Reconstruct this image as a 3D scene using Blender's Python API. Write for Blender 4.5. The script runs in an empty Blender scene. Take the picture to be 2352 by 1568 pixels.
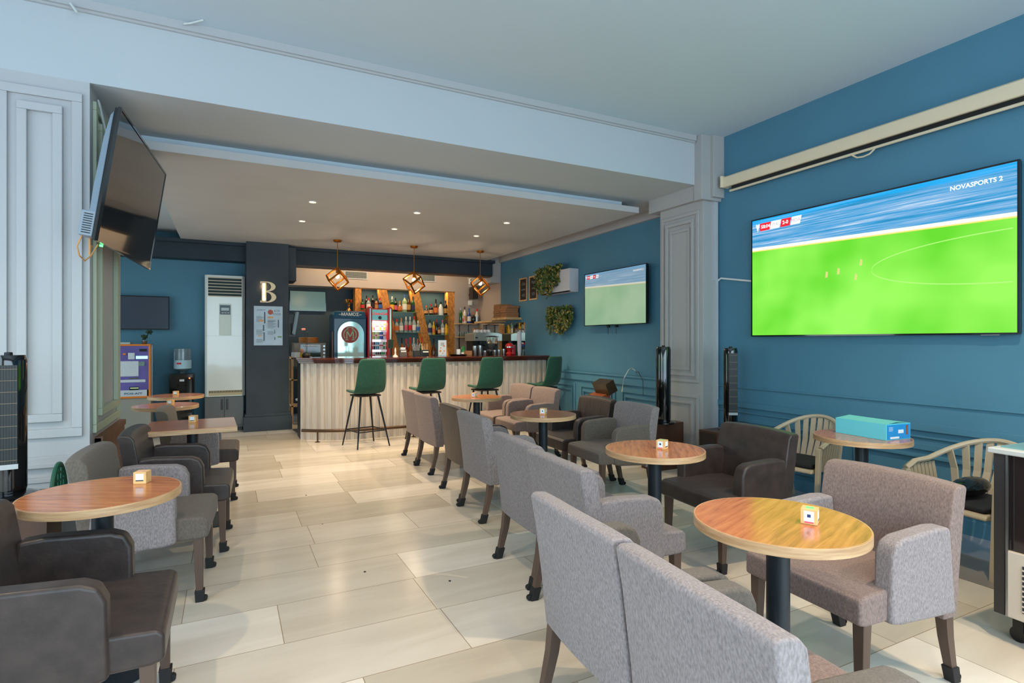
import bpy, bmesh, math, random
from mathutils import Vector, Matrix
random.seed(7)
PI = math.pi
sc = bpy.context.scene
COL = sc.collection

# ---------------------------------------------------------------- camera
FPX, YAW, CH, CXP, CYP = 1290.0, math.radians(26.87), 1.38, 1176.0, 783.0
cd = bpy.data.cameras.new('camera'); cam = bpy.data.objects.new('camera', cd); COL.objects.link(cam)
cd.sensor_width = 36; cd.lens = FPX*36/2352; cd.shift_y = -1/2352; cd.clip_start = 0.02; cd.clip_end = 100
cam.location = (0, 0, CH); cam.rotation_euler = (PI/2, 0, -YAW)
sc.camera = cam
# ---------------------------------------------------------------- exposure
vs = sc.view_settings
sc.display_settings.display_device = 'sRGB'
vs.view_transform = 'Standard'; vs.look = 'None'; vs.exposure = 0.50; vs.gamma = 1; vs.use_curve_mapping = False
# ---------------------------------------------------------------- world : bright street, green trees low down
W = bpy.data.worlds.new('street_daylight'); sc.world = W; W.use_nodes = True
wn = W.node_tree.nodes; wl = W.node_tree.links; wn.clear()
wo = wn.new('ShaderNodeOutputWorld'); bg = wn.new('ShaderNodeBackground'); tc = wn.new('ShaderNodeTexCoord')
sx = wn.new('ShaderNodeSeparateXYZ'); rp = wn.new('ShaderNodeValToRGB')
ns = wn.new('ShaderNodeTexNoise'); ns.inputs['Scale'].default_value = 9
ma = wn.new('ShaderNodeMath'); ma.operation = 'MULTIPLY_ADD'; ma.inputs[1].default_value = 0.25
wl.new(tc.outputs['Generated'], sx.inputs[0]); wl.new(tc.outputs['Generated'], ns.inputs['Vector'])
wl.new(ns.outputs[0], ma.inputs[0]); wl.new(sx.outputs[2], ma.inputs[2]); wl.new(ma.outputs[0], rp.inputs[0])
cr = rp.color_ramp; cr.elements[0].position = 0.0; cr.elements[0].color = (.28,.29,.30,1)
cr.elements[1].position = 0.45; cr.elements[1].color = (.62,.80,1.0,1)
for p_, c_ in ((.13,(.40,.42,.40,1)), (.17,(.12,.22,.08,1)), (.27,(.25,.42,.15,1)), (.33,(.80,.9,.95,1))):
    e_ = cr.elements.new(p_); e_.color = c_
wl.new(rp.outputs[0], bg.inputs[0]); bg.inputs[1].default_value = 1.6; wl.new(bg.outputs[0], wo.inputs[0])
# ---------------------------------------------------------------- daylight through the shop front and side glazing
def area_light(name, loc, target, sx_, sy_, col, pw):
    l = bpy.data.lights.new(name, 'AREA'); l.shape = 'RECTANGLE'; l.size = sx_; l.size_y = sy_; l.color = col; l.energy = pw
    o = bpy.data.objects.new(name, l); COL.objects.link(o); o.location = loc
    o.rotation_euler = (Vector(target)-Vector(loc)).to_track_quat('-Z', 'Y').to_euler()
    return o
area_light('shopfront_daylight', (1.2, -2.45, 1.75), (1.2, 5, 1.6), 6.5, 2.5, (.58,.80,1.0), 165)
area_light('side_window_daylight', (-3.1, 1.4, 1.7), (3, 1.6, 1.5), 4.2, 2.4, (.58,.80,1.0), 62)
area_light('rear_side_window_daylight', (-3.1, 7.4, 1.6), (3, 7.6, 1.2), 3.0, 1.9, (.72,.95,1.0), 26)

# ---------------------------------------------------------------- measuring helpers (a point seen at px,py that lies on a known real plane)
SN, CS = math.sin(YAW), math.cos(YAW)
def _ray(px, py):
    r = (px-CXP)/FPX; return (SN+r*CS, CS-r*SN, -(py-CYP)/FPX)
def onZ(px, py, z):
    v = _ray(px, py); t = (z-CH)/v[2]; return Vector((v[0]*t, v[1]*t, z))
def onX(px, py, x):
    v = _ray(px, py); t = x/v[0]; return Vector((x, v[1]*t, CH+v[2]*t))
def onY(px, py, y):
    v = _ray(px, py); t = y/v[1]; return Vector((v[0]*t, y, CH+v[2]*t))
def mpp(px, y):
    v = _ray(px, 783); return (y/v[1])/FPX

# ---------------------------------------------------------------- materials
def lin(c):
    return tuple((x/255/12.92 if x/255 <= .04045 else ((x/255+.055)/1.055)**2.4) for x in c)
MATS = {}
def mat(name, rgb, rough=.5, metal=0., noise=None, bump=None, emit=None, trans=0., coat=0., spec=.5, sheen=0.):
    """noise=(scale, amount[, stretch xyz]) colour variation ; bump=(scale, strength)"""
    if name in MATS: return MATS[name]
    m = bpy.data.materials.new(name); m.use_nodes = True; N = m.node_tree.nodes; L = m.node_tree.links
    b = N['Principled BSDF']; c = (*lin(rgb), 1)
    b.inputs['Base Color'].default_value = c; b.inputs['Roughness'].default_value = rough; b.inputs['Metallic'].default_value = metal
    b.inputs['Transmission Weight'].default_value = trans; b.inputs['Coat Weight'].default_value = coat
    b.inputs['Specular IOR Level'].default_value = spec; b.inputs['Sheen Weight'].default_value = sheen
    if emit: b.inputs['Emission Color'].default_value = (*lin(emit[0]), 1); b.inputs['Emission Strength'].default_value = emit[1]
    if noise or bump:
        t = N.new('ShaderNodeTexCoord')
    if noise:
        mp = N.new('ShaderNodeMapping'); L.new(t.outputs['Object'], mp.inputs[0])
        if len(noise) > 2: mp.inputs['Scale'].default_value = noise[2]
        n = N.new('ShaderNodeTexNoise'); n.inputs['Scale'].default_value = noise[0]; n.inputs['Detail'].default_value = 5
        L.new(mp.outputs[0], n.inputs['Vector'])
        r = N.new('ShaderNodeValToRGB'); a = noise[1]
        r.color_ramp.elements[0].position = .3; r.color_ramp.elements[1].position = .7
        r.color_ramp.elements[0].color = (*[max(0, x*(1-a)) for x in c[:3]], 1)
        r.color_ramp.elements[1].color = (*[min(1, x*(1+a)) for x in c[:3]], 1)
        L.new(n.outputs[0], r.inputs[0]); L.new(r.outputs[0], b.inputs['Base Color'])
    if bump:
        n2 = N.new('ShaderNodeTexNoise'); n2.inputs['Scale'].default_value = bump[0]; n2.inputs['Detail'].default_value = 3
        L.new(t.outputs['Object'], n2.inputs['Vector'])
        bp = N.new('ShaderNodeBump'); bp.inputs['Strength'].default_value = bump[1]; bp.inputs['Distance'].default_value = .005
        L.new(n2.outputs[0], bp.inputs['Height']); L.new(bp.outputs[0], b.inputs['Normal'])
    MATS[name] = m; return m
CEIL = mat('white ceiling paint', (192,206,214), .75, bump=(60,.06))
PANEL = mat('dropped ceiling paint', (188,188,188), .7, noise=(1.2,.05))
PAINTW = mat('pale grey moulding paint', (178,178,179), .5, bump=(80,.05))
GREYT = mat('warm grey moulding paint', (172,170,168), .55)
BLUE = mat('teal blue wall paint', (74,126,150), .6, noise=(1.5,.05), bump=(90,.1))
DBLUE = mat('dark blue grey beam paint', (25,42,54), .6, noise=(3,.15))
NAVY = mat('charcoal blue pillar paint', (50,60,69), .65, noise=(4,.15), bump=(40,.15))
GREIGE = mat('greige wall paint', (176,160,148), .65, noise=(2,.04))
BLACK = mat('black plastic', (16,17,18), .35)
GLOSSB = mat('glossy black plastic', (10,11,13), .08, coat=.6)
RUBBER = mat('black rubber', (22,22,24), .7)
DMETAL = mat('dark metal', (34,38,42), .4, .6)
COLMAT = mat('dark powder coated column', (38,46,52), .4, .3, bump=(200,.1))
STEEL = mat('brushed steel', (170,172,174), .28, .95)
CHROME = mat('chrome', (210,212,215), .12, 1)
BRASS = mat('brass', (186,116,40), .3, .9)
GOLD = mat('gold trophy metal', (220,150,70), .15, 1)
WHITEP = mat('white plastic', (226,226,220), .35)
ACW = mat('glossy white enamel', (218,220,214), .12, coat=.5)
CREAM = mat('cream aluminium', (222,205,175), .4)
PAPERW = mat('white paper', (222,226,230), .7)
DWOOD = mat('dark brown wood', (70,46,33), .4, noise=(9,.35,(1,1,.15)))
OSBW = mat('strand board', (196,128,52), .55, noise=(55,.45,(1,1,.35)), bump=(60,.3))
PWOOD = mat('pale pine wood', (205,165,115), .5, noise=(10,.2,(.2,1,1)))
CARD = mat('brown cardboard', (150,104,68), .8, noise=(12,.08))
MAHOG = mat('varnished mahogany', (78,30,20), .12, coat=.8, noise=(6,.35,(.3,3,3)))
GREENV = mat('green velvet', (18,74,56), .8, noise=(30,.18), sheen=.12)
TEALP = mat('green plastic', (20,92,68), .45)
BEIGEP = mat('beige plastic', (178,164,140), .5, noise=(4,.05))
LEGW = mat('walnut stained leg', (84,66,56), .45, noise=(10,.25,(1,1,.2)))
CARTON = mat('light blue carton', (100,205,222), .6)
MUR = mat('red plastic', (180,24,26), .25, coat=.4)
MIRROR = mat('mirror glass', (225,230,228), .02, 1)
GLASS = mat('clear glass', (225,240,235), .03, trans=.92)
SHGLASS = mat('green edged glass', (170,225,205), .05, trans=.75)

def fabric(name, rgb, amt=.22, sc_=170, st=(1,1,.45), rough=.92, sheen=.08, bump=.35):
    m = mat(name, rgb, rough, noise=(sc_, amt, st), bump=(sc_*1.3, bump), sheen=sheen); return m
GREYF = fabric('grey woven fabric', (124,116,116), .3)
TANF = fabric('warm grey woven fabric', (124,106,100), .3)
BLUF = fabric('cool grey woven fabric', (134,126,127), .3)
DRKF = fabric('olive grey woven fabric', (96,88,80))
LEATH = mat('dark brown suede leather', (50,40,37), .42, noise=(14,.35), bump=(40,.2), sheen=.05)
LEATHB = mat('reddish brown suede leather', (56,40,33), .5, noise=(9,.5,(3,3,.5)), bump=(40,.2), sheen=.05)

def wood_mat(name, c1, c2, c3, rough=.2, axis=(1.3,15,1)):
    m = bpy.data.materials.new(name); m.use_nodes = True; N = m.node_tree.nodes; L = m.node_tree.links; b = N['Principled BSDF']
    t = N.new('ShaderNodeTexCoord'); mp = N.new('ShaderNodeMapping'); mp.inputs['Scale'].default_value = axis
    L.new(t.outputs['Object'], mp.inputs[0])
    n = N.new('ShaderNodeTexNoise'); n.inputs['Scale'].default_value = 3.2; n.inputs['Detail'].default_value = 9; n.inputs['Distortion'].default_value = .45
    n.inputs['Roughness'].default_value = .62
    L.new(mp.outputs[0], n.inputs['Vector']); r = N.new('ShaderNodeValToRGB'); L.new(n.outputs[0], r.inputs[0])
    r.color_ramp.elements[0].position = .28; r.color_ramp.elements[0].color = (*lin(c1), 1)
    r.color_ramp.elements[1].position = .72; r.color_ramp.elements[1].color = (*lin(c3), 1)
    e = r.color_ramp.elements.new(.48); e.color = (*lin(c2), 1)
    L.new(r.outputs[0], b.inputs['Base Color']); b.inputs['Roughness'].default_value = rough; b.inputs['Coat Weight'].default_value = .2
    b.inputs['Coat Roughness'].default_value = .08
    return m
TABW = wood_mat('walnut laminate', (146,84,48), (184,112,66), (204,134,82))
RIMW = wood_mat('pale oak edge banding', (160,122,86), (184,146,106), (206,172,132), .4, (2,2,30))
BLUEP = wood_mat('fluted greige boards', (164,154,144), (190,180,170), (206,198,190), .6, (30,30,.6))

def floor_mat():
    m = bpy.data.materials.new('cream limestone slabs'); m.use_nodes = True; N = m.node_tree.nodes; L = m.node_tree.links; b = N['Principled BSDF']
    t = N.new('ShaderNodeTexCoord'); mp = N.new('ShaderNodeMapping'); mp.inputs['Location'].default_value = (.2, -.234, 0)
    L.new(t.outputs['Object'], mp.inputs[0])
    k = N.new('ShaderNodeTexBrick'); k.offset = .41; k.offset_frequency = 2; k.squash = .62; k.squash_frequency = 3
    k.inputs['Scale'].default_value = 1; k.inputs['Brick Width'].default_value = 1.18; k.inputs['Row Height'].default_value = .42
    k.inputs['Mortar Size'].default_value = .0020; k.inputs['Mortar Smooth'].default_value = .1; k.inputs['Bias'].default_value = 0
    k.inputs['Color1'].default_value = (*lin((186,176,160)), 1); k.inputs['Color2'].default_value = (*lin((226,218,208)), 1)
    k.inputs['Mortar'].default_value = (*lin((150,132,108)), 1)
    L.new(mp.outputs[0], k.inputs['Vector'])
    mp2 = N.new('ShaderNodeMapping'); mp2.inputs['Scale'].default_value = (.6, 3, 1); L.new(t.outputs['Object'], mp2.inputs[0])
    n = N.new('ShaderNodeTexNoise'); n.inputs['Scale'].default_value = 2.2; n.inputs['Detail'].default_value = 8; n.inputs['Distortion'].default_value = .6
    L.new(mp2.outputs[0], n.inputs['Vector'])
    r = N.new('ShaderNodeValToRGB'); r.color_ramp.elements[0].color = (.90,.88,.85,1); r.color_ramp.elements[1].color = (1.05,1.05,1.04,1)
    r.color_ramp.elements[0].position = .3; r.color_ramp.elements[1].position = .65
    L.new(n.outputs[0], r.inputs[0])
    mx = N.new('ShaderNodeMix'); mx.data_type = 'RGBA'; mx.blend_type = 'MULTIPLY'; mx.inputs[0].default_value = 1
    L.new(k.outputs[0], mx.inputs[6]); L.new(r.outputs[0], mx.inputs[7])
    v = N.new('ShaderNodeTexVoronoi'); v.inputs['Scale'].default_value = 2.1; v.inputs['Randomness'].default_value = 1
    L.new(t.outputs['Object'], v.inputs['Vector'])
    n3 = N.new('ShaderNodeTexNoise'); n3.inputs['Scale'].default_value = 60; L.new(t.outputs['Object'], n3.inputs['Vector'])
    ad = N.new('ShaderNodeMath'); ad.operation = 'MULTIPLY_ADD'; ad.inputs[1].default_value = .02; L.new(n3.outputs[0], ad.inputs[0]); L.new(v.outputs['Distance'], ad.inputs[2])
    r2 = N.new('ShaderNodeValToRGB'); r2.color_ramp.elements[0].position = .022; r2.color_ramp.elements[0].color = (.3,.24,.18,1)
    r2.color_ramp.elements[1].position = .03; r2.color_ramp.elements[1].color = (1,1,1,1); L.new(ad.outputs[0], r2.inputs[0])
    mx2 = N.new('ShaderNodeMix'); mx2.data_type = 'RGBA'; mx2.blend_type = 'MULTIPLY'; mx2.inputs[0].default_value = 1
    L.new(mx.outputs[2], mx2.inputs[6]); L.new(r2.outputs[0], mx2.inputs[7]); L.new(mx2.outputs[2], b.inputs['Base Color'])
    b.inputs['Roughness'].default_value = .2
    return m
FLOOR = floor_mat()
GREYST = mat('grey stone floor border', (128,122,114), .25, noise=(3,.12,(1,.3,1)))
LGREYST = mat('light grey stone floor border', (150,156,166), .25, noise=(3,.1))

# ---------------------------------------------------------------- mesh helpers
class MB:
    def __init__(s): s.bm = bmesh.new(); s.mi = 0
    def _add(s, vs_, fs_):
        v = [s.bm.verts.new(p) for p in vs_]
        for f in fs_:
            try:
                ff = s.bm.faces.new([v[i] for i in f]); ff.material_index = s.mi
            except ValueError: pass
        return s
    def box(s, a, b):
        x0,y0,z0 = a; x1,y1,z1 = b
        return s._add([(x0,y0,z0),(x1,y0,z0),(x1,y1,z0),(x0,y1,z0),(x0,y0,z1),(x1,y0,z1),(x1,y1,z1),(x0,y1,z1)],
                      [(0,3,2,1),(4,5,6,7),(0,1,5,4),(1,2,6,5),(2,3,7,6),(3,0,4,7)])
    def cbox(s, c, sz, rz=0., M=None):
        hx,hy,hz = [k/2 for k in sz]; P_ = []
        R_ = M if M is not None else Matrix.Rotation(rz, 3, 'Z')
        for z in (-hz, hz):
            for x,y in ((-hx,-hy),(hx,-hy),(hx,hy),(-hx,hy)):
                P_.append(Vector(c)+R_@Vector((x,y,z)))
        return s._add(P_, [(0,3,2,1),(4,5,6,7),(0,1,5,4),(1,2,6,5),(2,3,7,6),(3,0,4,7)])
    def prism(s, pts, ax, a0, a1):
        """pts 2-D polygon, extruded along axis 'x','y' or 'z' from a0 to a1"""
        def to(p, a):
            return {'x': (a, p[0], p[1]), 'y': (p[0], a, p[1]), 'z': (p[0], p[1], a)}[ax]
        n = len(pts); V_ = [to(p, a0) for p in pts]+[to(p, a1) for p in pts]
        F_ = [tuple(range(n)), tuple(range(2*n-1, n-1, -1))]+[(i, i+n, (i+1) % n+n, (i+1) % n) for i in range(n)]
        return s._add(V_, F_)
    def frustum(s, c0, s0, c1, s1):
        V_ = []
        for c, z_ in ((c0, s0), (c1, s1)):
            for a, b in ((-1,-1),(1,-1),(1,1),(-1,1)): V_.append((c[0]+a*z_[0]/2, c[1]+b*z_[1]/2, c[2]))
        return s._add(V_, [(0,3,2,1),(4,5,6,7),(0,1,5,4),(1,2,6,5),(2,3,7,6),(3,0,4,7)])
    def lathe(s, prof, c=(0,0,0), seg=20, M=None, cap=True):
        V_ = []; n = len(prof)
        for i in range(seg):
            a = 2*PI*i/seg
            for r, z in prof:
                p = Vector((r*math.cos(a), r*math.sin(a), z))
                if M is not None: p = M@p
                V_.append(Vector(c)+p)
        F_ = []
        for i in range(seg):
            j = (i+1) % seg
            for k in range(n-1): F_.append((i*n+k, j*n+k, j*n+k+1, i*n+k+1))
        if cap and prof[0][0] > 1e-6: F_.append(tuple(i*n for i in range(seg-1, -1, -1)))
        if cap and prof[-1][0] > 1e-6 and n > 2: F_.append(tuple(i*n+n-1 for i in range(seg)))
        return s._add(V_, F_)
    def cyl(s, p0, p1, r0, r1=None, seg=14):
        r1 = r0 if r1 is None else r1; p0 = Vector(p0); p1 = Vector(p1); d = (p1-p0)
        M_ = d.to_track_quat('Z', 'Y').to_matrix()
        return s.lathe([(r0, 0), (r1, d.length)], p0, seg, M_)
    def tube(s, pts, r, seg=8):
        pts = [Vector(p) for p in pts]; V_ = []; n = len(pts)
        for i, p in enumerate(pts):
            d = (pts[min(i+1, n-1)]-pts[max(i-1, 0)]).normalized(); M_ = d.to_track_quat('Z', 'Y').to_matrix()
            if i: # limit twist
                pass
            rr = r[i] if isinstance(r, (list, tuple)) else r
            up = Vector((0,0,1)) if abs(d.z) < .95 else Vector((1,0,0))
            a_ = d.cross(up).normalized(); b_ = a_.cross(d)
            for k in range(seg):
                t = 2*PI*k/seg; V_.append(p+a_*math.cos(t)*rr+b_*math.sin(t)*rr)
        F_ = [(i*seg+k, i*seg+(k+1) % seg, (i+1)*seg+(k+1) % seg, (i+1)*seg+k) for i in range(n-1) for k in range(seg)]
        F_ += [tuple(range(seg-1, -1, -1)), tuple(range((n-1)*seg, n*seg))]
        return s._add(V_, F_)
    def sphere(s, c, r, seg=14, sq=(1,1,1)):
        prof = [(max(1e-7, math.sin(PI*k/8))*r*sq[0], -math.cos(PI*k/8)*r*sq[2]) for k in range(9)]
        return s.lathe(prof, c, seg)
    def frame(s, ax, a, t, u0, u1, z0, z1, w):
        """rectangular picture-frame moulding on plane ax=a, thickness t (signed)"""
        for (p0, p1, q0, q1) in ((u0,u1,z0,z0+w),(u0,u1,z1-w,z1),(u0,u0+w,z0+w,z1-w),(u1-w,u1,z0+w,z1-w)):
            lo, hi = min(a, a+t), max(a, a+t)
            if ax == 'x': s.box((lo, p0, q0), (hi, p1, q1))
            else: s.box((p0, lo, q0), (p1, hi, q1))
        return s
    def build(s, name, m, parent=None, bevel=0, seg=2, smooth=False, loc=None, **props):
        me = bpy.data.meshes.new(name)
        bmesh.ops.recalc_face_normals(s.bm, faces=s.bm.faces)
        s.bm.to_mesh(me); s.bm.free()
        for mm in (m if isinstance(m, (list, tuple)) else [m]): me.materials.append(mm)
        if smooth or bevel:
            for f in me.polygons: f.use_smooth = True
        o = bpy.data.objects.new(name, me); COL.objects.link(o)
        if parent: o.parent = parent
        if loc is not None: o.location = loc
        if bevel:
            b = o.modifiers.new('soft edges', 'BEVEL'); b.width = bevel; b.segments = seg; b.limit_method = 'ANGLE'; b.angle_limit = math.radians(35); b.harden_normals = True
        elif smooth:
            me.set_sharp_from_angle(angle=math.radians(40))
        for k, v in props.items(): o[k] = v
        return o
def struct(name, mb, m, **kw):
    return mb.build(name, m, kind='structure', **kw)
def thing(name, label, cat, loc=(0,0,0), rz=0., group=None):
    o = bpy.data.objects.new(name, None); COL.objects.link(o); o.location = loc; o.rotation_euler = (0,0,rz)
    o.empty_display_size = .1
    o['label'] = label; o['category'] = cat
    if group: o['group'] = group
    return o
def tag(o, label, cat, group=None):
    o['label'] = label; o['category'] = cat
    if group: o['group'] = group
    return o
def copy_tree(root, loc, rz, label, group=None):
    r = root.copy(); COL.objects.link(r); r.location = loc; r.rotation_euler = (0,0,rz); r['label'] = label
    if group: r['group'] = group
    for ch in list(root.children):
        c_ = ch.copy(); COL.objects.link(c_); c_.parent = r
        for g in list(ch.children):
            d_ = g.copy(); COL.objects.link(d_); d_.parent = c_
    return r
def text(name, body, size, m, parent, loc, rot, depth=.001, align='CENTER', shear=0., bold=0., sxy=(1,1)):
    cu = bpy.data.curves.new(name, 'FONT'); cu.body = body; cu.size = size; cu.align_x = align; cu.align_y = 'CENTER'
    cu.extrude = depth; cu.shear = shear; cu.offset = bold; cu.resolution_u = 3
    o = bpy.data.objects.new('tmp_text', cu); COL.objects.link(o)
    bpy.context.view_layer.update()
    me = bpy.data.meshes.new_from_object(o.evaluated_get(bpy.context.evaluated_depsgraph_get()))
    bpy.data.objects.remove(o); bpy.data.curves.remove(cu)
    me.materials.clear(); me.materials.append(m)
    q = bpy.data.objects.new(name, me); COL.objects.link(q); q.parent = parent
    q.location = loc; q.rotation_euler = rot; q.scale = (sxy[0], sxy[1], 1)
    return q

XW, HC, HB = 4.716, 3.55, 3.04     # right wall, front ceiling, rear ceiling heights
# ================================================================ SETTING
struct('floor', MB().box((-4.2,-3.2,-.1), (5.2,12.2,0)), FLOOR)
struct('trim_1', MB().box((3.80,-3.2,0), (4.25,4.3,.004)), GREYST)
struct('trim_2', MB().box((4.25,-3.2,0), (4.716,4.3,.005)), LGREYST)
struct('ceiling', MB().box((-4.2,-3.2,HC), (5.0,4.45,HC+.1)), CEIL)
struct('ceiling_rear', MB().box((-4.2,4.45,HB), (5.0,12.2,HC+.1)), mat('white beam paint', (184,190,194), .75, bump=(60,.06)))
b = MB().box((-.62,5.27,2.90), (4.36,9.68,2.967)); struct('ceiling_panel', b, PANEL)
b = MB().box((-.62,5.39,2.967), (4.20,9.68,HB)); struct('trim_3', b, CEIL)
b = MB().box((-4.2,4.41,3.495), (4.42,4.45,HC)).box((-4.2,4.43,3.48), (4.42,4.45,3.495)); struct('trim_4', b, PAINTW)
# right wall, teal towards the front, greige behind the bar
struct('wall_right', MB().box((XW,-3.2,0), (5.0,9.79,HC)), BLUE)
struct('wall_right_rear', MB().box((XW,9.79,0), (5.0,12.2,HB)), GREIGE)
struct('wall_back', MB().box((-4.2,10.0,0), (.60,10.2,HB)), BLUE)
struct('wall_back_bar', MB().box((.55,11.4,0), (4.4,11.6,HB)), mat('slate wall paint', (66,80,88), .6, noise=(2,.08)))
b = MB().box((2.2,11.25,1.2), (4.2,11.4,2.45)); struct('wall_back_niche', b, mat('niche slate blue paint', (52,84,102), .6))
b = MB().box((.62,10.9,2.40), (4.716,11.4,HB)).box((4.2,10.9,0), (4.716,11.4,2.40)); struct('wall_back_bulkhead', b, GREIGE)
struct('wall_left', MB().box((-4.2,4.45,0), (-.79,5.58,HB)), PAINTW)
# side walls with the glazed openings daylight comes through
b = MB().box((-3.4,-3.2,2.95), (-3.2,4.45,HC)).box((-3.4,-3.2,0), (-3.2,4.45,.3)).box((-3.4,3.6,0), (-3.2,4.45,HC)); struct('wall_left_front', b, PAINTW)
b = MB().box((-3.4,5.58,2.6), (-3.2,10.0,HB)).box((-3.4,5.58,0), (-3.2,10.0,.6)).box((-3.4,9.0,.6), (-3.2,10.0,2.6)).box((-3.4,5.58,.6), (-3.2,5.9,2.6)); struct('wall_left_rear', b, BLUE)
b = MB().box((-3.4,-2.8,3.05), (5.0,-2.6,HC)).box((4.5,-2.8,0), (5.0,-2.6,3.05)).box((-3.4,-2.8,0), (-2.6,-2.6,3.05)); struct('wall_front', b, PAINTW)
# dark beam over the bar
b = MB().box((-3.2,9.70,2.62), (4.5,9.98,2.85)).box((-3.2,9.64,2.85), (4.53,9.98,2.905)); struct('trim_5', b, DBLUE)
struct('trim_6', MB().box((.25,9.72,2.60), (4.5,9.96,2.62)), DWOOD)
# white duct box in the rear right corner
struct('trim_7', MB().box((4.5,9.79,2.50), (XW,10.9,HB)), GREYT, bevel=.004)
# right wall cornice and pilaster
struct('trim_8', MB().box((4.675,5.2,2.89), (XW,9.79,HB)).box((4.64,5.2,2.99), (4.675,9.79,HB)), GREYT)
b = MB().box((4.447,4.46,2.88), (XW,5.2,HB)).box((4.43,4.35,2.87), (XW,4.46,HC)).box((4.56,4.31,2.90), (XW,4.35,HC)); struct('trim_9', b, GREYT, bevel=.004)
b = MB().box((4.5,4.40,0), (XW,5.06,2.88))
for (i0, i1, z0, z1, t) in ((4.45,5.02,.93,2.78,.016),(4.52,4.95,1.0,2.70,.028),(4.58,4.89,1.06,2.62,.012),(4.45,5.02,.12,.80,.016),(4.52,4.95,.19,.73,.028)):
    b.frame('x', 4.5, -t, i0, i1, z0, z1, .035)
b.box((4.485,4.385,0), (XW,5.075,.1)); struct('trim_10', b, GREYT, bevel=.003)
# wainscot mouldings of the right wall
b = MB()
b.box((4.700,-3.2,.895), (XW,4.40,.91)).box((4.690,-3.2,.70), (XW,4.40,.755)).box((4.700,-3.2,.645), (XW,4.40,.66))
b.box((4.680,-3.2,0), (XW,4.40,.11))
y = 4.28
while y > -2.5:
    b.frame('x', XW, -.018, y-1.25, y, .15, .60, .045).frame('x', XW, -.028, y-1.17, y-.08, .23, .52, .025); y -= 1.36
struct('baseboard_right', b, BLUE, bevel=.003)
b = MB().box((4.690,5.06,.80), (XW,8.0,.93)).box((4.672,5.06,.905), (XW,8.0,.93)).box((4.68,5.06,0), (XW,8.0,.11))
y = 5.2
while y < 8.0:
    b.frame('x', XW, -.018, y, y+.85, .15, .74, .04).frame('x', XW, -.026, y+.08, y+.77, .23, .66, .025); y += .98
struct('baseboard_right_rear', b, BLUE, bevel=.003)
# left pillar mouldings
b = MB()
for (i0, i1, z0, z1, t, w) in ((-1.25,-.825,.775,2.955,-.022,.055),(-1.15,-.925,.875,2.855,-.030,.05),(-1.25,-.825,.46,.66,-.022,.045),(-1.19,-.885,.50,.62,-.03,.03)):
    b.frame('y', 4.45, t, i0, i1, z0, z1, w)
b.frame('y', 4.45, -.022, -2.0, -1.33, .775, 2.955, .055)
struct('trim_11', b, PAINTW, bevel=.004)
b = MB()
for (i0, i1, z0, z1, t, w) in ((4.53,5.46,.775,2.955,.022,.055),(4.66,5.33,.875,2.855,.032,.05)):
    b.frame('x', -.79, t, i0, i1, z0, z1, w)
struct('trim_12', b, mat('moulding paint tinted by tv glow', (176,184,160), .5), bevel=.004)  # green television glow on the jamb is put into this colour
# dark wood panel at the foot of the opening and stone sill on the left
struct('trim_13', MB().box((-.79,4.60,0), (-.755,5.56,.73)).box((-.79,4.60,.70), (-.745,5.56,.74)), mat('brown wood panelling', (120,84,62), .45, noise=(8,.2,(1,1,.2))))
struct('trim_14', MB().box((-2.2,4.20,.40), (-.90,4.45,.43)), mat('black granite', (30,34,38), .15))
struct('trim_15', MB().box((-2.2,4.23,0), (-.92,4.45,.40)), PAINTW)
# charcoal pillar
b = MB().box((.255,9.45,0), (.86,10.0,2.9)).box((.86,9.5,2.33), (.975,10.0,2.86)).box((.215,9.40,0), (.905,10.0,.22)).box((.235,9.42,.22), (.885,10.0,.26))
struct('trim_16', b, NAVY, bevel=.006)
# floor drains / slab studs
for k, (px, py) in enumerate(((838,1313),(1033,1334),(703,1137))):
    p = onZ(px, py, 0); struct('trim_%d' % (17+k), MB().lathe([(.007,0),(.007,.002)], p, 10), RUBBER)

# ================================================================ LAMPS
def spot(name, loc, col, pw, ang=1.9, blend=.6, size=.03, parent=None):
    l = bpy.data.lights.new(name, 'SPOT'); l.color = col; l.energy = pw; l.spot_size = ang; l.spot_blend = blend; l.shadow_soft_size = size
    o = bpy.data.objects.new(name, l); COL.objects.link(o); o.location = loc
    if parent: o.parent = parent
    return o
WARM = (1.0,.77,.50)
GLOW = mat('lit lamp glass', (255,220,170), .5, emit=((255,214,160), 8))
def downlight(x, y, z, label, pw, ang=2.2):
    t = thing('downlight', label, 'ceiling light', (x,y,z), 0, 'recessed ceiling downlights')
    MB().lathe([(.050,0),(.050,-.006),(.036,-.008),(.036,-.002)], seg=24, cap=False).build('trim_ring', mat('satin white ring', (215,208,198), .4), t, smooth=True)
    MB().lathe([(1e-6,-.003),(.034,-.003)], seg=20).build('bulb', GLOW, t)
    spot('lamp_beam', (0,0,-.02), WARM, pw, ang, parent=t)
    return t
DL = [(.829,6.449,'left of the front row of three'),(2.002,6.437,'middle of the front row of three'),(3.198,6.461,'right of the front row of three'),
      (.843,7.537,'left of the rear row of three'),(2.016,7.498,'middle of the rear row of three'),(3.203,7.46,'right of the rear row of three')]
for x, y, w_ in DL: downlight(x, y, 2.90, 'lit round downlight in the dropped ceiling, '+w_, 82, 1.9)
for x, y, w_ in ((.6,1.6,'over the near aisle'),(.6,-.6,'behind the viewer over the aisle'),(2.9,.9,'over the nearest right table'),(3.5,2.9,'over the blue wall seats'),(2.9,-1.2,'behind the viewer on the right'),(-1.2,2.2,'over the near left table')):
    if y > 2.7: continue
    downlight(x, y, HC, 'lit round downlight in the high front ceiling '+w_, 175 if x > 2 else 80, 2.0)

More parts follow.
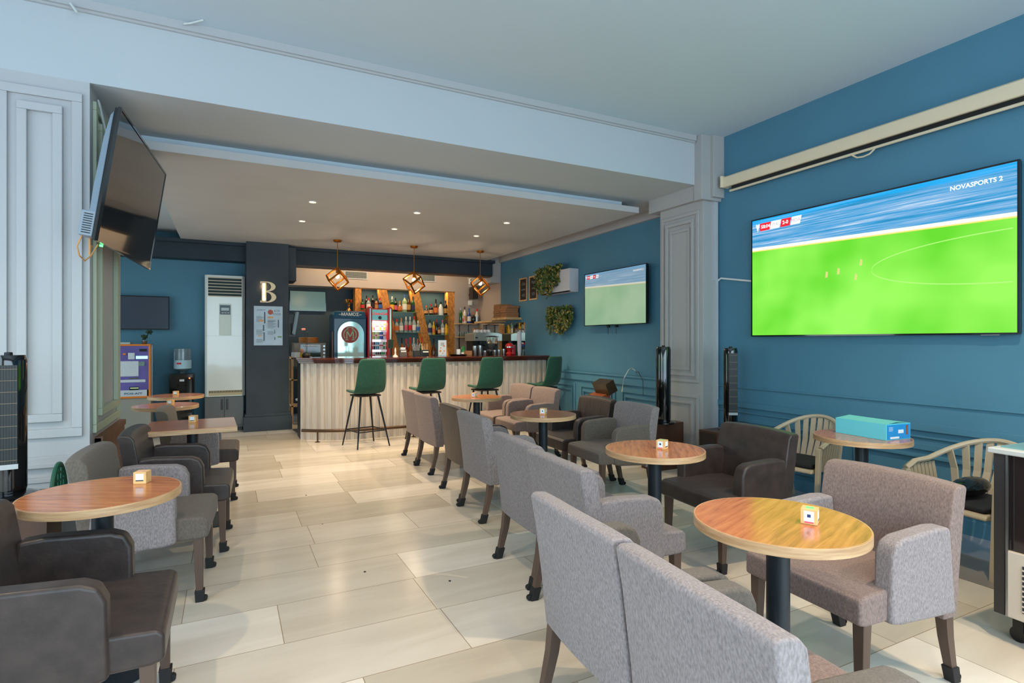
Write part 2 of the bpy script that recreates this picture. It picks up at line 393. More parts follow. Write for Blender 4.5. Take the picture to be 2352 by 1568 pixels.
def pendant(x, y, label, dz, R_):
    t = thing('pendant_lamp', label, 'pendant lamp', (x,y,2.90), 0, 'cube frame pendants over the bar')
    MB().lathe([(.062,0),(.062,-.018),(.05,-.03),(.012,-.032)], seg=24).build('ceiling_rose', BRASS, t, smooth=True)
    MB().cyl((0,0,-.03),(0,0,-dz),.005).build('stem', BRASS, t, smooth=True)
    MB().lathe([(.012,-dz+.02),(.02,-dz),(.022,-dz-.085),(.014,-dz-.09)], seg=14).build('socket', BRASS, t, smooth=True)
    # tilted cube frame hung from one corner
    s_ = .10; c_ = Vector((0,0,-dz-.165)); b = MB()
    cs = [Vector((a,b_,d)) for a in (-1,1) for b_ in (-1,1) for d in (-1,1)]
    for i in range(8):
        for j in range(i+1, 8):
            d = cs[j]-cs[i]
            if abs(d.length-2) < .01:
                m_ = (cs[i]+cs[j])/2*s_; sz = [.018+(abs(d[k])*s_) for k in range(3)]
                sz = [(.222 if abs(d[k]) > 1 else .022) for k in range(3)]
                b.cbox(c_+R_@m_, sz, M=R_)
    b.build('cube_frame', BRASS, t, bevel=.002)
    MB().sphere((0,0,-dz-.125), .03, 16, (1,1,1.15)).build('bulb', GLOW, t, smooth=True)
    l = bpy.data.lights.new('pendant_glow', 'POINT'); l.color = WARM; l.energy = 4; l.shadow_soft_size = .03
    o = bpy.data.objects.new('pendant_glow', l); COL.objects.link(o); o.parent = t; o.location = (0,0,-dz-.18)
for px_, (x, y, w_) in enumerate(((1.476,8.727,'above the left end of the counter'),(2.666,8.732,'above the middle of the counter'),(3.803,8.692,'above the right end of the counter'))):
    q = Matrix.Rotation((.5,.85,.25)[px_], 3, 'Z') @ Matrix.Rotation(math.radians(40), 3, 'Y') @ Matrix.Rotation(math.radians(38), 3, 'X')
    pendant(x, y, 'brass open cube pendant lamp '+w_, .42, q)

# ================================================================ TABLES
TBG = 'round wooden pedestal tables'
def column_base(t, h=.715, square=False):
    MB().cyl((0,0,.03),(0,0,h),.039,seg=24).build('column', COLMAT, t, smooth=True)
    if square: MB().box((-.2,-.2,0),(.2,.2,.012)).build('base', COLMAT, t, bevel=.003)
    else: MB().lathe([(.195,0),(.195,.008),(.18,.014),(.10,.03),(.05,.045)], seg=32).build('base', COLMAT, t, smooth=True)
    MB().box((-.12,-.025,h-.006),(.12,.025,h)).box((-.025,-.12,h-.006),(.025,.12,h)).build('bracket', DMETAL, t)
def round_table(name, label, x, y, rz, proto=[]):
    if proto: return copy_tree(proto[0], (x,y,0), rz, label, TBG)
    t = thing(name, label, 'table', (x,y,0), rz, TBG); R_ = .285
    MB().lathe([(1e-6,.748),(R_-.002,.748),(R_-.001,.750),(1e-6,.7501)], seg=64).build('tabletop', TABW, t, smooth=True)
    MB().lathe([(R_-.006,.715),(R_,.717),(R_,.748),(R_-.002,.7502),(R_-.006,.7502)], seg=64, cap=False).build('edge_band', RIMW, t, smooth=True)
    MB().lathe([(1e-6,.716),(R_-.005,.716),(R_-.005,.747),(1e-6,.7475)], seg=48).build('core_board', mat('chipboard underside', (120,96,74), .8), t)
    column_base(t); proto.append(t); return t
TS = [(1.735,1.345,.35,'nearest round table on the right, amber wood top glowing yellow'),
      (2.235,2.56,.9,'round table in the right row beside the big dark leather armchair'),
      (2.44,4.22,1.6,'round table in the right row between the leather and grey armchair pairs'),
      (2.52,5.86,.2,'farthest round table of the right row, orange top, in front of the stools'),
      (3.76,2.28,.5,'round table by the blue wall carrying the light blue carton'),
      (-.465,2.865,-.5,'large looking round table at the left front between two armchairs'),
      (-.54,6.47,-.3,'left row round table just behind the rectangular table'),
      (-.53,7.58,.1,'farthest left round table in front of the water dispenser')]
tables = [round_table('round_table', l, x, y, r) for x, y, r, l in TS]
t = thing('square_table', 'square wooden pedestal table in the middle of the left row', 'table', (-.235,4.90,0), .03)
MB().box((-.29,-.29,.7475),(.29,.29,.750)).build('tabletop', TABW, t)
b = MB().box((-.292,-.292,.715),(.292,.292,.7475)); b.build('edge_band', RIMW, t)
column_base(t, square=True)
CUBEW = mat('natural wood cube', (222,180,120), .5, noise=(20,.12,(.3,1,1)))
def deco_cube(x, y, z, rz, label, kind=0, s=.052, proto={}):
    if kind in proto: return copy_tree(proto[kind], (x,y,z), rz, label, 'wooden table cubes')
    t = thing('wooden_cube', label, 'wooden cube', (x,y,z), rz, 'wooden table cubes'); h = s/2
    MB().box((-h,-h,0),(h,h,s)).build('block', CUBEW, t, bevel=.0015)
    stk = mat('white sticker', (226,238,246), .4)
    MB().box((-h-.0006,-h*.6,h*.4),(-h,h*.6,h*1.75)).build('sticker', stk, t)
    MB().box((-h*.62,-h-.0006,h*.5),(h*.62,-h,h*1.7)).build('sticker', stk, t)
    MB().box((-h-.0012,-h*.22,h*.95),(-h-.0006,h*.2,h*1.35)).build('logo_mark', mat('dark blue ink', (44,58,112), .5), t)
    MB().box((-h-.0012,-h*.55,h*.2),(-h-.0001,h*.5,h*.38)).build('caption_bar', mat('pink ink', (240,90,110), .5), t)
    MB().box((-h*.6,-h-.0012,h*.5),(h*.6,-h-.0006,h*.66)).build('caption_bar', BLACK, t)
    MB().box((-h*.5,-h*.5,s),(h*.5,h*.5,s+.0006)).build('sticker', mat('green and white sticker', (120,205,140), .5) if kind == 0 else mat('pale pink sticker', (222,170,150), .5), t)
    proto[kind] = t; return t
for (px, py, rz, l, k) in ((1860,1200,.5,'small wooden cube with green top sticker on the nearest right table',0),
    (1521,1030,.4,'small wooden cube on the second round table of the right row',0),(1248,951,.75,'small wooden cube on the third round table of the right row',1),
    (1089,912,.75,'small wooden cube on the farthest orange table of the right row',1),(327,1108,-.3,'small wooden cube on the left front round table',1),
    (444,969,-.3,'small wooden cube on the square table of the left row',1),(392,930,-.3,'small wooden cube on the left round table behind the square one',1),(404,908,-.2,'small wooden cube on the farthest left round table',1)):
    p = onZ(px, py, .7502); deco_cube(p.x, p.y, .7504, rz, l, k)

# ================================================================ ARMCHAIRS
def armchair(label, mats, group):
    """faces +x"""
    t = thing('armchair', label, 'armchair', (0,0,0), 0, group)
    fs, fb, fa = mats
    # seat cushion with front apron
    b = MB().prism([(-.22,.335),(.265,.335),(.305,.345),(.305,.43),(.285,.448),(.0,.462),(-.20,.455)], 'y', -.272, .272)
    b.build('seat', fs, t, bevel=.018, seg=3)
    # reclined backrest, slightly dished
    n = 8; bm_ = MB(); V_ = []; F_ = []
    prof = [(-.245,.285),(-.262,.45),(-.290,.68),(-.312,.800),(-.296,.812),(-.245,.806),(-.222,.78),(-.196,.62),(-.165,.44),(-.16,.285)]
    m_ = len(prof)
    for i in range(n+1):
        u = -1+2*i/n; yy = u*.29; dx = -.016*(1-u*u); dz = -.010*abs(u)**3
        for (x, z) in prof: V_.append((x+dx, yy, z+(dz if z > .6 else 0)))
    for i in range(n):
        for k in range(m_): F_.append((i*m_+k, i*m_+(k+1) % m_, (i+1)*m_+(k+1) % m_, (i+1)*m_+k))
    F_ += [tuple(range(m_-1, -1, -1)), tuple(range(n*m_, (n+1)*m_))]
    bm_._add(V_, F_); bm_.build('backrest', fb, t, bevel=.018, seg=4)
    for s_ in (-1, 1):
        y0, y1 = (s_*.215, s_*.293)
        b = MB().prism([(-.235,.30),(-.20,.645),(-.12,.652),(.085,.640),(.13,.622),(.152,.575),(.158,.33),(.10,.318)], 'y', min(y0,y1), max(y0,y1))
        b.build('armrest', fa, t, bevel=.016, seg=3)
    for s_ in (-1, 1):
        b = MB().frustum((.262,s_*.245,.0),(.030,.030),(.255,s_*.243,.345),(.046,.046)); lg = b.build('leg', LEGW, t, bevel=.003)
        MB().frustum((.262,s_*.245,0),(.040,.040),(.262,s_*.245,.062),(.046,.046)).cyl((.285,s_*.245-.012,.014),(.285,s_*.245+.012,.014),.014).build('caster', RUBBER, lg, bevel=.003)
        b = MB(); pts = [(-.285,0),(-.262,.09),(-.238,.19),(-.222,.31)]; w0 = [.030,.034,.040,.046]
        for i in range(3):
            b.frustum((pts[i][0],s_*.25,pts[i][1]),(w0[i],w0[i]),(pts[i+1][0],s_*.25,pts[i+1][1]),(w0[i+1],w0[i+1]))
        lg = b.build('leg', LEGW, t)
        MB().frustum((-.285,s_*.25,0),(.042,.042),(-.268,s_*.25,.066),(.046,.046)).cyl((-.308,s_*.25-.012,.014),(-.308,s_*.25+.012,.014),.014).build('caster', RUBBER, lg, bevel=.003)
    return t
G1 = 'grey fabric armchairs'; G2 = 'brown leather armchairs'
CH_ = [ # x, y, rot, mats, label, group
 (2.19,6.39,.0,(TANF,TANF,TANF),'grey armchair nearest the bar in the aisle row, back to aisle',G1),
 (2.16,5.79,.0,(TANF,TANF,TANF),'grey armchair second from the bar in the aisle row, back to aisle',G1),
 (2.08,4.74,-.03,(LEATH,LEATHB,LEATH),'brown suede leather armchair seen from behind in the aisle row',G2),
 (2.02,4.135,-.03,(GREYF,GREYF,GREYF),'grey armchair beside the leather one in the aisle row, back to aisle',G1),
 (1.81,2.97,-.05,(GREYF,GREYF,GREYF),'grey armchair mid aisle row at the second table, the farther one',G1),
 (1.73,2.365,-.05,(GREYF,GREYF,GREYF),'grey armchair mid aisle row at the second table, showing its arm and seat side',G1),
 (1.33,1.59,-.07,(BLUF,BLUF,DRKF),'grey armchair back at the near table, left one of the nearest pair',G1),
 (1.275,.99,-.09,(TANF,BLUF,DRKF),'nearest grey armchair back cut by the lower frame edge',G1),
 (3.245,6.60,PI+.0,(TANF,TANF,TANF),'warm grey armchair facing the aisle, farther of the pair by the bar',G1),
 (3.24,5.99,PI+.0,(TANF,TANF,TANF),'warm grey armchair facing the aisle, nearer of the pair by the bar',G1),
 (3.12,4.76,PI-.03,(LEATH,LEATHB,LEATH),'dark leather armchair facing the aisle under the small television',G2),
 (3.09,4.11,PI-.05,(DRKF,GREYF,DRKF),'grey armchair facing the aisle in front of the grey pilaster fan',G1),
 (2.90,2.64,PI-.08,(LEATH,LEATH,LEATH),'big dark leather armchair facing the aisle in front of the blue wall',G2),
 (2.36,1.49,PI-.06,(TANF,TANF,BLUF),'large grey armchair facing the nearest right table at lower right',G1),
 (-.485,2.41,0.0,(LEATH,LEATH,LEATH),'nearest dark leather armchair cut by the lower left corner',G2),
 (-.375,3.67,-.07,(DRKF,DRKF,BLUF),'grey armchair behind the left front round table',G1),
 (-.275,4.40,-.05,(LEATH,LEATH,LEATH),'dark leather armchair at the square table on the left',G2),
 (-.21,5.70,-.03,(LEATHB,DRKF,BLUF),'grey backed armchair behind the square table on the left',G1),
 (-1.18,6.35,-.2,(LEATH,LEATH,LEATH),'dark leather armchair half hidden beyond the white opening jamb on the left',G2)]
protos = {}
for x, y, r, ms, l, g in CH_:
    key = tuple(m.name for m in ms)
    if key in protos: c = copy_tree(protos[key], (x,y,0), r, l, g)
    else:
        c = armchair(l, ms, g); c.location = (x,y,0); c.rotation_euler = (0,0,r); protos[key] = c
    c.scale = (1, 1.03 if ('big dark' in l or 'nearest dark' in l) else .985, 1)

# ================================================================ BAR
def bar_path(off):
    """plan curve of the bar front, offset outwards (towards -y / -x)"""
    P_ = []; R_ = 1.15; cx, cy = 1.75, 8.04+R_
    # straight part from the right wall
    n = 46
    for i in range(n+1): P_.append((XW-.002-(XW-.002-cx)*i/n, 8.04-off))
    a0, a1 = -PI/2, -PI/2-math.radians(46)
    for i in range(1, 15):
        a = a0+(a1-a0)*i/14; P_.append((cx+(R_+off)*math.cos(a), cy+(R_+off)*math.sin(a)))
    return P_
t = thing('bar', 'curved bar with fluted greige front and dark red varnished wooden counter', 'bar', (0,0,0))
def resample(P_, step):
    out = [P_[0]]; acc = 0; 
    for i in range(1, len(P_)):
        a, b_ = Vector(P_[i-1]), Vector(P_[i]); L_ = (b_-a).length; d = step-acc
        while d <= L_: out.append(tuple(a+(b_-a)*d/L_)); d += step
        acc = (acc+L_) % step
    return out
pts = resample(bar_path(0), .05); b = MB(); 
outer = []
for i, p in enumerate(pts):
    q0 = Vector(pts[max(i-1,0)]); q1 = Vector(pts[min(i+1, len(pts)-1)]); d = (q1-q0).normalized(); nrm = Vector((-d.y, d.x))
    if nrm.y > 0: nrm = -nrm
    a = (.0,.030,.012,.034)[i % 4]; P0 = Vector(p)-d*.021; P1 = Vector(p)+d*.021
    outer += [P0+nrm*a, P1+nrm*a]
outer = [Vector((min(p.x, XW-.003), p.y)) for p in outer]
n = len(outer); V_ = [(p.x,p.y,0) for p in outer]+[(p.x,p.y,1.07) for p in outer]
V_ += [(p.x+.0, p.y+.06, 0) for p in outer]+[(p.x, p.y+.06, 1.07) for p in outer]
b._add(V_, [(i,i+1,n+i+1,n+i) for i in range(n-1)]+[(2*n+i,3*n+i,3*n+i+1,2*n+i+1) for i in range(n-1)]+[(n+i,n+i+1,3*n+i+1,3*n+i) for i in range(n-1)]+[(n-1,3*n-1,4*n-1,2*n-1)])
b.build('fluted_front', BLUEP, t)
# end panel
e = outer[-1]; MB().box((e.x, e.y+.02, 0),(e.x+.05, 8.75, 1.07)).build('end_panel', mat('black end panel', (30,28,28), .5), t)
def ribbon(off, back, z0, z1):
    f = bar_path(off); b = MB(); n = len(f)
    inn = [(x if i < n-14 else max(x, f[n-1][0]), back) for i, (x, y) in enumerate(f)]
    V_ = [(x,y,z0) for x,y in f]+[(x,y,z1) for x,y in f]+[(x,y,z0) for x,y in inn]+[(x,y,z1) for x,y in inn]
    F_ = []
    for i in range(n-1): F_ += [(i,i+1,n+i+1,n+i),(n+i,n+i+1,3*n+i+1,3*n+i),(i,2*n+i,2*n+i+1,i+1),(2*n+i,3*n+i,3*n+i+1,2*n+i+1)]
    F_ += [(n-1,3*n-1,4*n-1,2*n-1),(0,n,3*n,2*n)]
    return b._add(V_, F_)
ribbon(.10,8.70,1.118,1.146).build('counter', MAHOG, t, bevel=.006)
ribbon(.075,8.68,1.094,1.118).build('counter_moulding', MAHOG, t, bevel=.005)
ribbon(.055,8.66,1.070,1.094).build('counter_moulding', MAHOG, t, bevel=.004)
# foot rail
fr = thing('foot_rail', 'bronze tube foot rail on short posts along the bar base', 'foot rail', (0,0,0))
rp_ = [(x,y,.155) for x,y in bar_path(.17)][::-1][2:-3]
MB().tube(rp_, .022, 10).build('rail', mat('bronze tube', (92,72,58), .35, .8), fr, smooth=True)
for i in (3, 22, 36, 50):
    if i < len(rp_):
        p = rp_[i]; MB().cyl((p[0],p[1],0),(p[0],p[1],.15),.011).lathe([(.035,0),(.035,.006),(.012,.012)],(p[0],p[1],0),16).build('post', mat('bronze tube',(92,72,58)), fr, smooth=True)

# ---- bar stools
def bar_stool(label):
    t = thing('bar_stool', label, 'bar stool', (0,0,0), 0, 'green velvet bar stools')
    # one-piece shell: seat curving into back, swept as a grid ; faces +y
    prof = [(.225,.690),(.20,.705),(.10,.700),(-.05,.692),(-.13,.705),(-.175,.76),(-.195,.85),(-.21,.98),(-.225,1.10),(-.232,1.15)]
    wid =  [.17,.195,.21,.215,.215,.215,.21,.20,.19,.165]
    n = 10; V_ = []; F_ = []
    for k, ((yy, zz), w) in enumerate(zip(prof, wid)):
        for i in range(n+1):
            u = -1+2*i/n
            curl = .045*u*u
            if k <= 3: V_.append((u*w, yy, zz+curl*.6))
            else: V_.append((u*w, yy+curl, zz+curl*.25-(.012*abs(u)**4 if k == 9 else 0)))
    m_ = n+1
    for k in range(len(prof)-1):
        for i in range(n): F_.append((k*m_+i, k*m_+i+1, (k+1)*m_+i+1, (k+1)*m_+i))
    b = MB()._add(V_, F_); o = b.build('seat_shell', GREENV, t, smooth=True)
    sd = o.modifiers.new('thickness', 'SOLIDIFY'); sd.thickness = .035; sd.offset = 0
    ss = o.modifiers.new('round', 'SUBSURF'); ss.levels = 1; ss.render_levels = 2
    MB().box((-.15,-.13,.655),(.15,.16,.675)).build('under_plate', mat('dark brown underside', (48,34,26), .7), t)
    for sx_, sy_ in ((-1,-1),(1,-1),(1,1),(-1,1)):
        MB().cyl((sx_*.12, .015+sy_*.11, .67),(sx_*.225, sy_*.225, .0), .014, .009, 12).build('leg', DMETAL, t, smooth=True)
    f_ = .225-(.225-.12)*.31; z_ = .21
    b = MB(); c4 = [(-f_,-f_,z_),(f_,-f_,z_),(f_,f_,z_),(-f_,f_,z_)]
    for i in range(4): b.cyl(c4[i], c4[(i+1) % 4], .008)
    b.build('footrest', DMETAL, t, smooth=True)
    return t
st0 = bar_stool('green velvet bar stool at the left, whole legs visible'); st0.location = (1.635,7.50,0); st0.rotation_euler = (0,0,.24)
copy_tree(st0, (2.50,7.56,0), .18, 'green velvet bar stool second from the left, behind the grey armchair backs')
copy_tree(st0, (3.39,7.56,0), .15, 'green velvet bar stool third from the left, above the orange table')
copy_tree(st0, (4.37,7.50,0), .45, 'green velvet bar stool at the right end against the blue wall')

# ---- back counters and niche
t = thing('back_counter', 'dark counter run behind the bar under the fridges and bottles', 'counter', (0,0,0))
MB().box((1.30,10.41,.88),(2.255,10.9,.93)).box((2.77,10.35,.88),(4.19,10.9,.93)).build('worktop', mat('grey worktop', (90,88,86), .3), t)
MB().box((1.30,10.40,0),(2.25,10.88,.88)).box((2.78,10.40,0),(4.15,10.88,.88)).build('cabinet_body', DWOOD, t)
t = thing('side_counter', 'counter along the right wall behind the bar under the coffee machine', 'counter', (0,0,0))
MB().box((4.05,9.0,.95),(XW-.002,10.3,1.0)).build('worktop', mat('grey worktop',(90,88,86)), t)
MB().box((4.12,9.02,0),(XW-.003,10.28,.95)).build('cabinet_body', DWOOD, t)
YN = 10.92
def osb(label, x0t, x1t, x0b, x1b, z0=1.0, z1=2.40, d=.20):
    b = MB(); V_ = [(x0b,YN,z0),(x1b,YN,z0),(x1b,YN+d,z0),(x0b,YN+d,z0),(x0t,YN,z1),(x1t,YN,z1),(x1t,YN+d,z1),(x0t,YN+d,z1)]
    b._add(V_, [(0,3,2,1),(4,5,6,7),(0,1,5,4),(1,2,6,5),(2,3,7,6),(3,0,4,7)])
    tag(b.build('shelf_post', OSBW), label, 'post', 'strand board posts of the bottle shelves')
xs = lambda px: onY(px, 700, YN).x
osb('upright strand board post at the left end of the bottle shelves, above the blue fridge', xs(816),xs(830),xs(816),xs(830))
osb('slanting strand board post rising behind the red fridge', xs(870),xs(888),xs(906),xs(924), .93)
osb('slanting strand board post in the middle of the bottle shelves', xs(944),xs(962),xs(982),xs(1000), .93)
osb('upright strand board post at the right end of the bottle shelves', xs(1029),xs(1045),xs(1029),xs(1045), .93)
def glass_shelf(px0, px1, py, label):
    a = onY(px0, py, YN); c = onY(px1, py, YN)
    tag(MB().box((a.x,YN-.105,a.z-.008),(c.x,YN+.24,a.z)).build('glass_shelf', SHGLASS), label, 'shelf', 'glass bottle shelves')
    return a.z
z_a = glass_shelf(831, 884, 711, 'glass shelf between the upright post and the red fridge, top level')
z_b = glass_shelf(893, 958, 716, 'top glass shelf between the two slanting posts')
z_c = glass_shelf(972, 1029, 723, 'top glass shelf between slanting post and right post')
z_d = glass_shelf(903, 968, 763, 'middle glass shelf between the two slanting posts')
z_e = glass_shelf(984, 1029, 768.5, 'middle glass shelf left of the right post')
l_ = area_light('shelf_led_strip', (3.25, 11.0, 2.385), (3.25, 11.05, 1), 1.9, .04, (1,.80,.42), 9)
l_ = area_light('shelf_led_strip_low', (3.25, 10.95, .96), (3.25, 11.05, 2), 1.6, .04, (1,.86,.5), 4)
area_light('bulkhead_led_strip', (2.6, 10.2, HB-.02), (2.6, 10.9, 2.2), 2.6, .05, (1,.78,.5), 18)

# ---- bottles
BC = {}
def bmat(c, tr=0.): 
    k = 'bottle glass %d %d %d %d' % (*c, int(tr*10)); return mat(k, c, .08, trans=tr, coat=.3)
def bottle(px, ytop, zbase, Y, w, shape, body, cap, lab, label, group):
    p = onY(px, ytop, Y); h = p.z-zbase; r = w*mpp(px, Y)/2
    t = thing('bottle', label, 'bottle', (p.x, Y, zbase+.0005), 0, group)
    S = {'std': [(.92,0),(1,.02),(1,.56),(.85,.66),(.34,.76),(.30,.90)], 'squat': [(.9,0),(1,.05),(1,.5),(.8,.62),(.35,.70),(.32,.86)],
         'tall': [(.92,0),(1,.02),(1,.62),(.6,.72),(.32,.80),(.28,.93)], 'round': [(.7,0),(1,.12),(1,.38),(.8,.55),(.35,.66),(.3,.86)], 'taper': [(1,0),(1,.05),(.85,.5),(.5,.72),(.3,.82),(.3,.92)]}[shape]
    MB().lathe([(a*r, z*h) for a, z in S], seg=14).build('glass_body', body, t, smooth=True)
    zt = S[-1][1]*h; rn = S[-1][0]*r*1.18
    MB().lathe([(rn, zt-.10*h),(rn, h*.995),(rn*.8, h)], seg=12).build('cap', cap, t, smooth=True)
    if lab:
        MB().lathe([(r*1.015,h*.14),(r*1.015,h*.46)], seg=14).build('paper_label', lab, t, smooth=True)
    return t
GR = bmat((28,84,36)); DK = bmat((24,18,16)); AM = bmat((176,92,24), .3); CL = bmat((205,218,212), .55); PG = bmat((196,214,150), .4); WH = bmat((226,222,212)); BL = bmat((30,62,150)); RD = bmat((140,24,26)); BR = bmat((84,46,24)); YE = bmat((230,180,40), .2)
def pm(n_, c): return mat('label '+n_, c, .6)
RED = pm('red',(206,36,40)); WHT = pm('white',(232,228,216)); YEL = pm('yellow',(238,176,32)); ORG = pm('orange',(214,112,44)); BLK = pm('black',(20,18,20)); BLU = pm('blue',(48,98,176)); TAN = pm('tan',(206,150,96)); PNK = pm('pink',(206,90,110)); NAV = pm('navy',(30,38,84)); GDG = pm('gold',(180,130,60))
g = 'bottles on the top shelf over the red fridge'
for a in ((832.5,687,9,'std',GR,BLK,RED,'green bottle with red label right of the left post'),(842,678.5,8,'tall',DK,BLK,None,'tall black bottle second on the shelf over the fridges'),
          (846.5,684,10,'std',CL,RED,WHT,'clear bottle with red cap on the shelf over the fridges'),(856,677,9,'tall',DK,BLK,BLK,'tallest dark bottle on the shelf over the red fridge'),
          (864,685,9,'std',AM,BLK,GDG,'amber bottle with black cap on the shelf over the red fridge'),(872.5,684,10,'std',DK,RED,BLU,'dark bottle with red cap beside the first slanting post')):
    bottle(a[0],a[1],z_a,YN-.055+(.10 if a[0] == 842 else 0),*a[2:],g)
g = 'bottles on the top glass shelf between the slanting posts'
for a in ((900.5,680.6,10,'std',GR,WHT,YEL,'green bottle with white cap and yellow label'),(908.5,683.6,9,'std',DK,BLK,PNK,'dark brown bottle with pink label, top shelf'),
          (918,691,11,'round',AM,GDG,ORG,'squat amber decanter bottle on the top shelf'),(929.5,677,11,'tall',PG,BLU,WHT,'pale yellow bottle with round white label and blue cap'),
          (939,679,9,'std',BR,BLK,GDG,'brown bottle with dark green cap, top shelf'),(948.5,681,9,'std',GR,BLK,NAV,'green wine bottle touching the middle slanting post')):
    bottle(a[0],a[1],z_b,YN-.055,*a[2:],g)
g = 'bottles on the top glass shelf by the right post'
for a in ((979,701,10,'round',DK,ORG,TAN,'round dark bottle with orange cap'),(990,697.6,10,'std',DK,RED,TAN,'dark liqueur bottle with red cap and tan label'),
          (1001,687,10,'squat',BR,BLK,ORG,'tall brown bottle with orange label, right group'),(1012.5,692.7,12,'taper',WH,BLK,WHT,'white bottle with black cap on the top shelf'),
          (1023.5,690,9,'std',DK,BLK,GDG,'black cream liqueur bottle next to the right post')):
    bottle(a[0],a[1],z_c,YN-.055,*a[2:],g)
g = 'bottles on the middle glass shelf between the slanting posts'
for a in ((911,732,10,'squat',CL,RED,ORG,'clear bottle with red cap, first on the middle shelf'),(921.5,730,10,'squat',CL,GDG,WHT,'clear bottle with gold cap on the middle shelf'),
          (932.5,727,9,'std',CL,WHT,PNK,'clear slim bottle with white cap on the middle shelf'),(941.8,727,8,'std',CL,WHT,RED,'clear bottle with red diagonal label on the middle shelf'),
          (951,726,9,'std',CL,RED,WHT,'clear bottle with tall red cap on the middle shelf'),(960,736,9,'squat',CL,WHT,BLU,'short clear bottle with blue label by the slanting post')):
    bottle(a[0],a[1],z_d,YN-.055,*a[2:],g)
g = 'bottles on the middle glass shelf by the right post'
for a in ((987.5,734,9,'std',CL,BLK,NAV,'clear bottle with black cap and navy base label'),(996,738,8,'std',YE,YEL,ORG,'golden bottle with yellow cap on the middle shelf'),
          (1002.5,732.7,7,'std',DK,RED,None,'dark wine bottle with red capsule on the middle shelf'),(1008,743.6,9,'squat',BR,BLK,TAN,'squat whisky bottle with tan label'),
          (1016.5,734,8,'std',CL,PNK,WHT,'pale bottle with pink cap beside the squat whisky'),(1025,735,8,'squat',YE,NAV,YEL,'yellow labelled bottle with navy cap by the right post')):
    bottle(a[0],a[1],z_e,YN-.055,*a[2:],g)
g = 'bottles on the back counter below the shelves'
for a in ((923,776,9,'std',AM,BLK,WHT,'amber bottle with white label, lowest row left'),(932.5,777.6,9,'std',RD,RED,RED,'red bottle in the lowest row'),
          (942,775,11,'squat',AM,RED,TAN,'broad amber bottle with red cap in the lowest row'),(950.5,775,8,'std',CL,WHT,WHT,'clear bottle with white cap in the lowest row'),
          (959.5,777.6,8,'std',AM,ORG,WHT,'amber bottle with orange cap in the lowest row'),(969,774.5,9,'std',GR,RED,BLK,'dark green bottle with red cap in the lowest row'),
          (996,777,12,'squat',BR,BLK,None,'dark round whisky bottle left of the menu stand, lowest row')):
    bottle(a[0],a[1],.93,10.80,*a[2:],g)
# short shelf with bottles on the greige wall
def plank(name, a, b_, label, m=PWOOD):
    return tag(MB().box(a, b_).build(name, m, bevel=.002), label, 'shelf')
p = onY(1050, 742, 10.72); q = onY(1110, 742, 10.72); zs = p.z
t = thing('wall_shelf', 'pale wood shelf on black brackets with syrup bottles at right of the posts', 'shelf', (0,0,0))
MB().box((p.x,10.70,zs-.02),(4.6,10.898,zs)).build('board', PWOOD, t, bevel=.002)
for px in (1059, 1080): x_ = onY(px, 700, 10.8).x; MB().box((x_-.008,10.72,zs-.03),(x_+.008,10.898,zs-.02)).box((x_-.008,10.885,zs-.28),(x_+.008,10.898,zs-.02)).build('bracket', BLACK, t)
g = 'bottles on the short wooden shelf'
for a in ((1058,706.3,8,'tall',GR,STEEL,None,'tall bright green syrup bottle on the short wooden shelf'),(1062.8,717.8,6,'std',WH,YEL,PNK,'small bottle with yellow cap behind the green one'),
          (1067.6,704.4,8,'tall',WH,BLK,TAN,'white bottle with black pourer on the wooden shelf'),(1077.3,707.3,9,'squat',BL,BLU,WHT,'blue liqueur bottle on the wooden shelf'),
          (1087,716.8,8,'std',DK,ORG,None,'dark bottle with orange cap on the wooden shelf'),(1095.5,708.7,10,'taper',WH,RED,STEEL,'white bottle with red cap on the wooden shelf')):
    bottle(a[0],a[1],zs,10.78,*a[2:],g)
p = onY(1052, 773, 10.72); z2 = p.z
t = thing('wall_shelf', 'lower pale wood shelf holding glasses under the syrup bottles', 'shelf', (0,0,0))
MB().box((p.x,10.70,z2-.018),(4.55,10.898,z2)).build('board', PWOOD, t, bevel=.002)
MB().box((4.28,10.885,z2-.25),(4.30,10.898,z2-.018)).build('bracket', BLACK, t)
g0 = None
for k in range(7):
    x_ = p.x+.03+.052*k
    if g0 is None:
        g0 = tag(MB().lathe([(.016,0),(.019,.005),(.022,.10),(.0205,.10),(.0175,.008),(1e-6,.007)],seg=14).build('drinking_glass', GLASS, smooth=True, loc=(x_,10.78,z2)), 'clear tumbler on the lower wooden shelf, first from the left', 'glass', 'tumblers on the lower shelf')
    else:
        c = g0.copy(); COL.objects.link(c); c.location = (x_,10.78,z2); c['label'] = 'clear tumbler on the lower wooden shelf, %s from the left' % ('first','second','third','fourth','fifth','sixth','seventh')[k]
t = thing('wall_shelf', 'floating corner shelf on the right wall carrying brown pizza boxes', 'shelf', (0,0,0))
MB().box((4.40,8.92,1.765),(XW-.002,9.55,1.805)).build('board', PWOOD, t, bevel=.002)
tag(MB().box((4.42,9.56,1.735),(XW-.002,10.40,1.765)).build('wall_shelf', PWOOD, bevel=.002), 'empty pale wood shelf continuing behind the box shelf on the right wall', 'shelf')
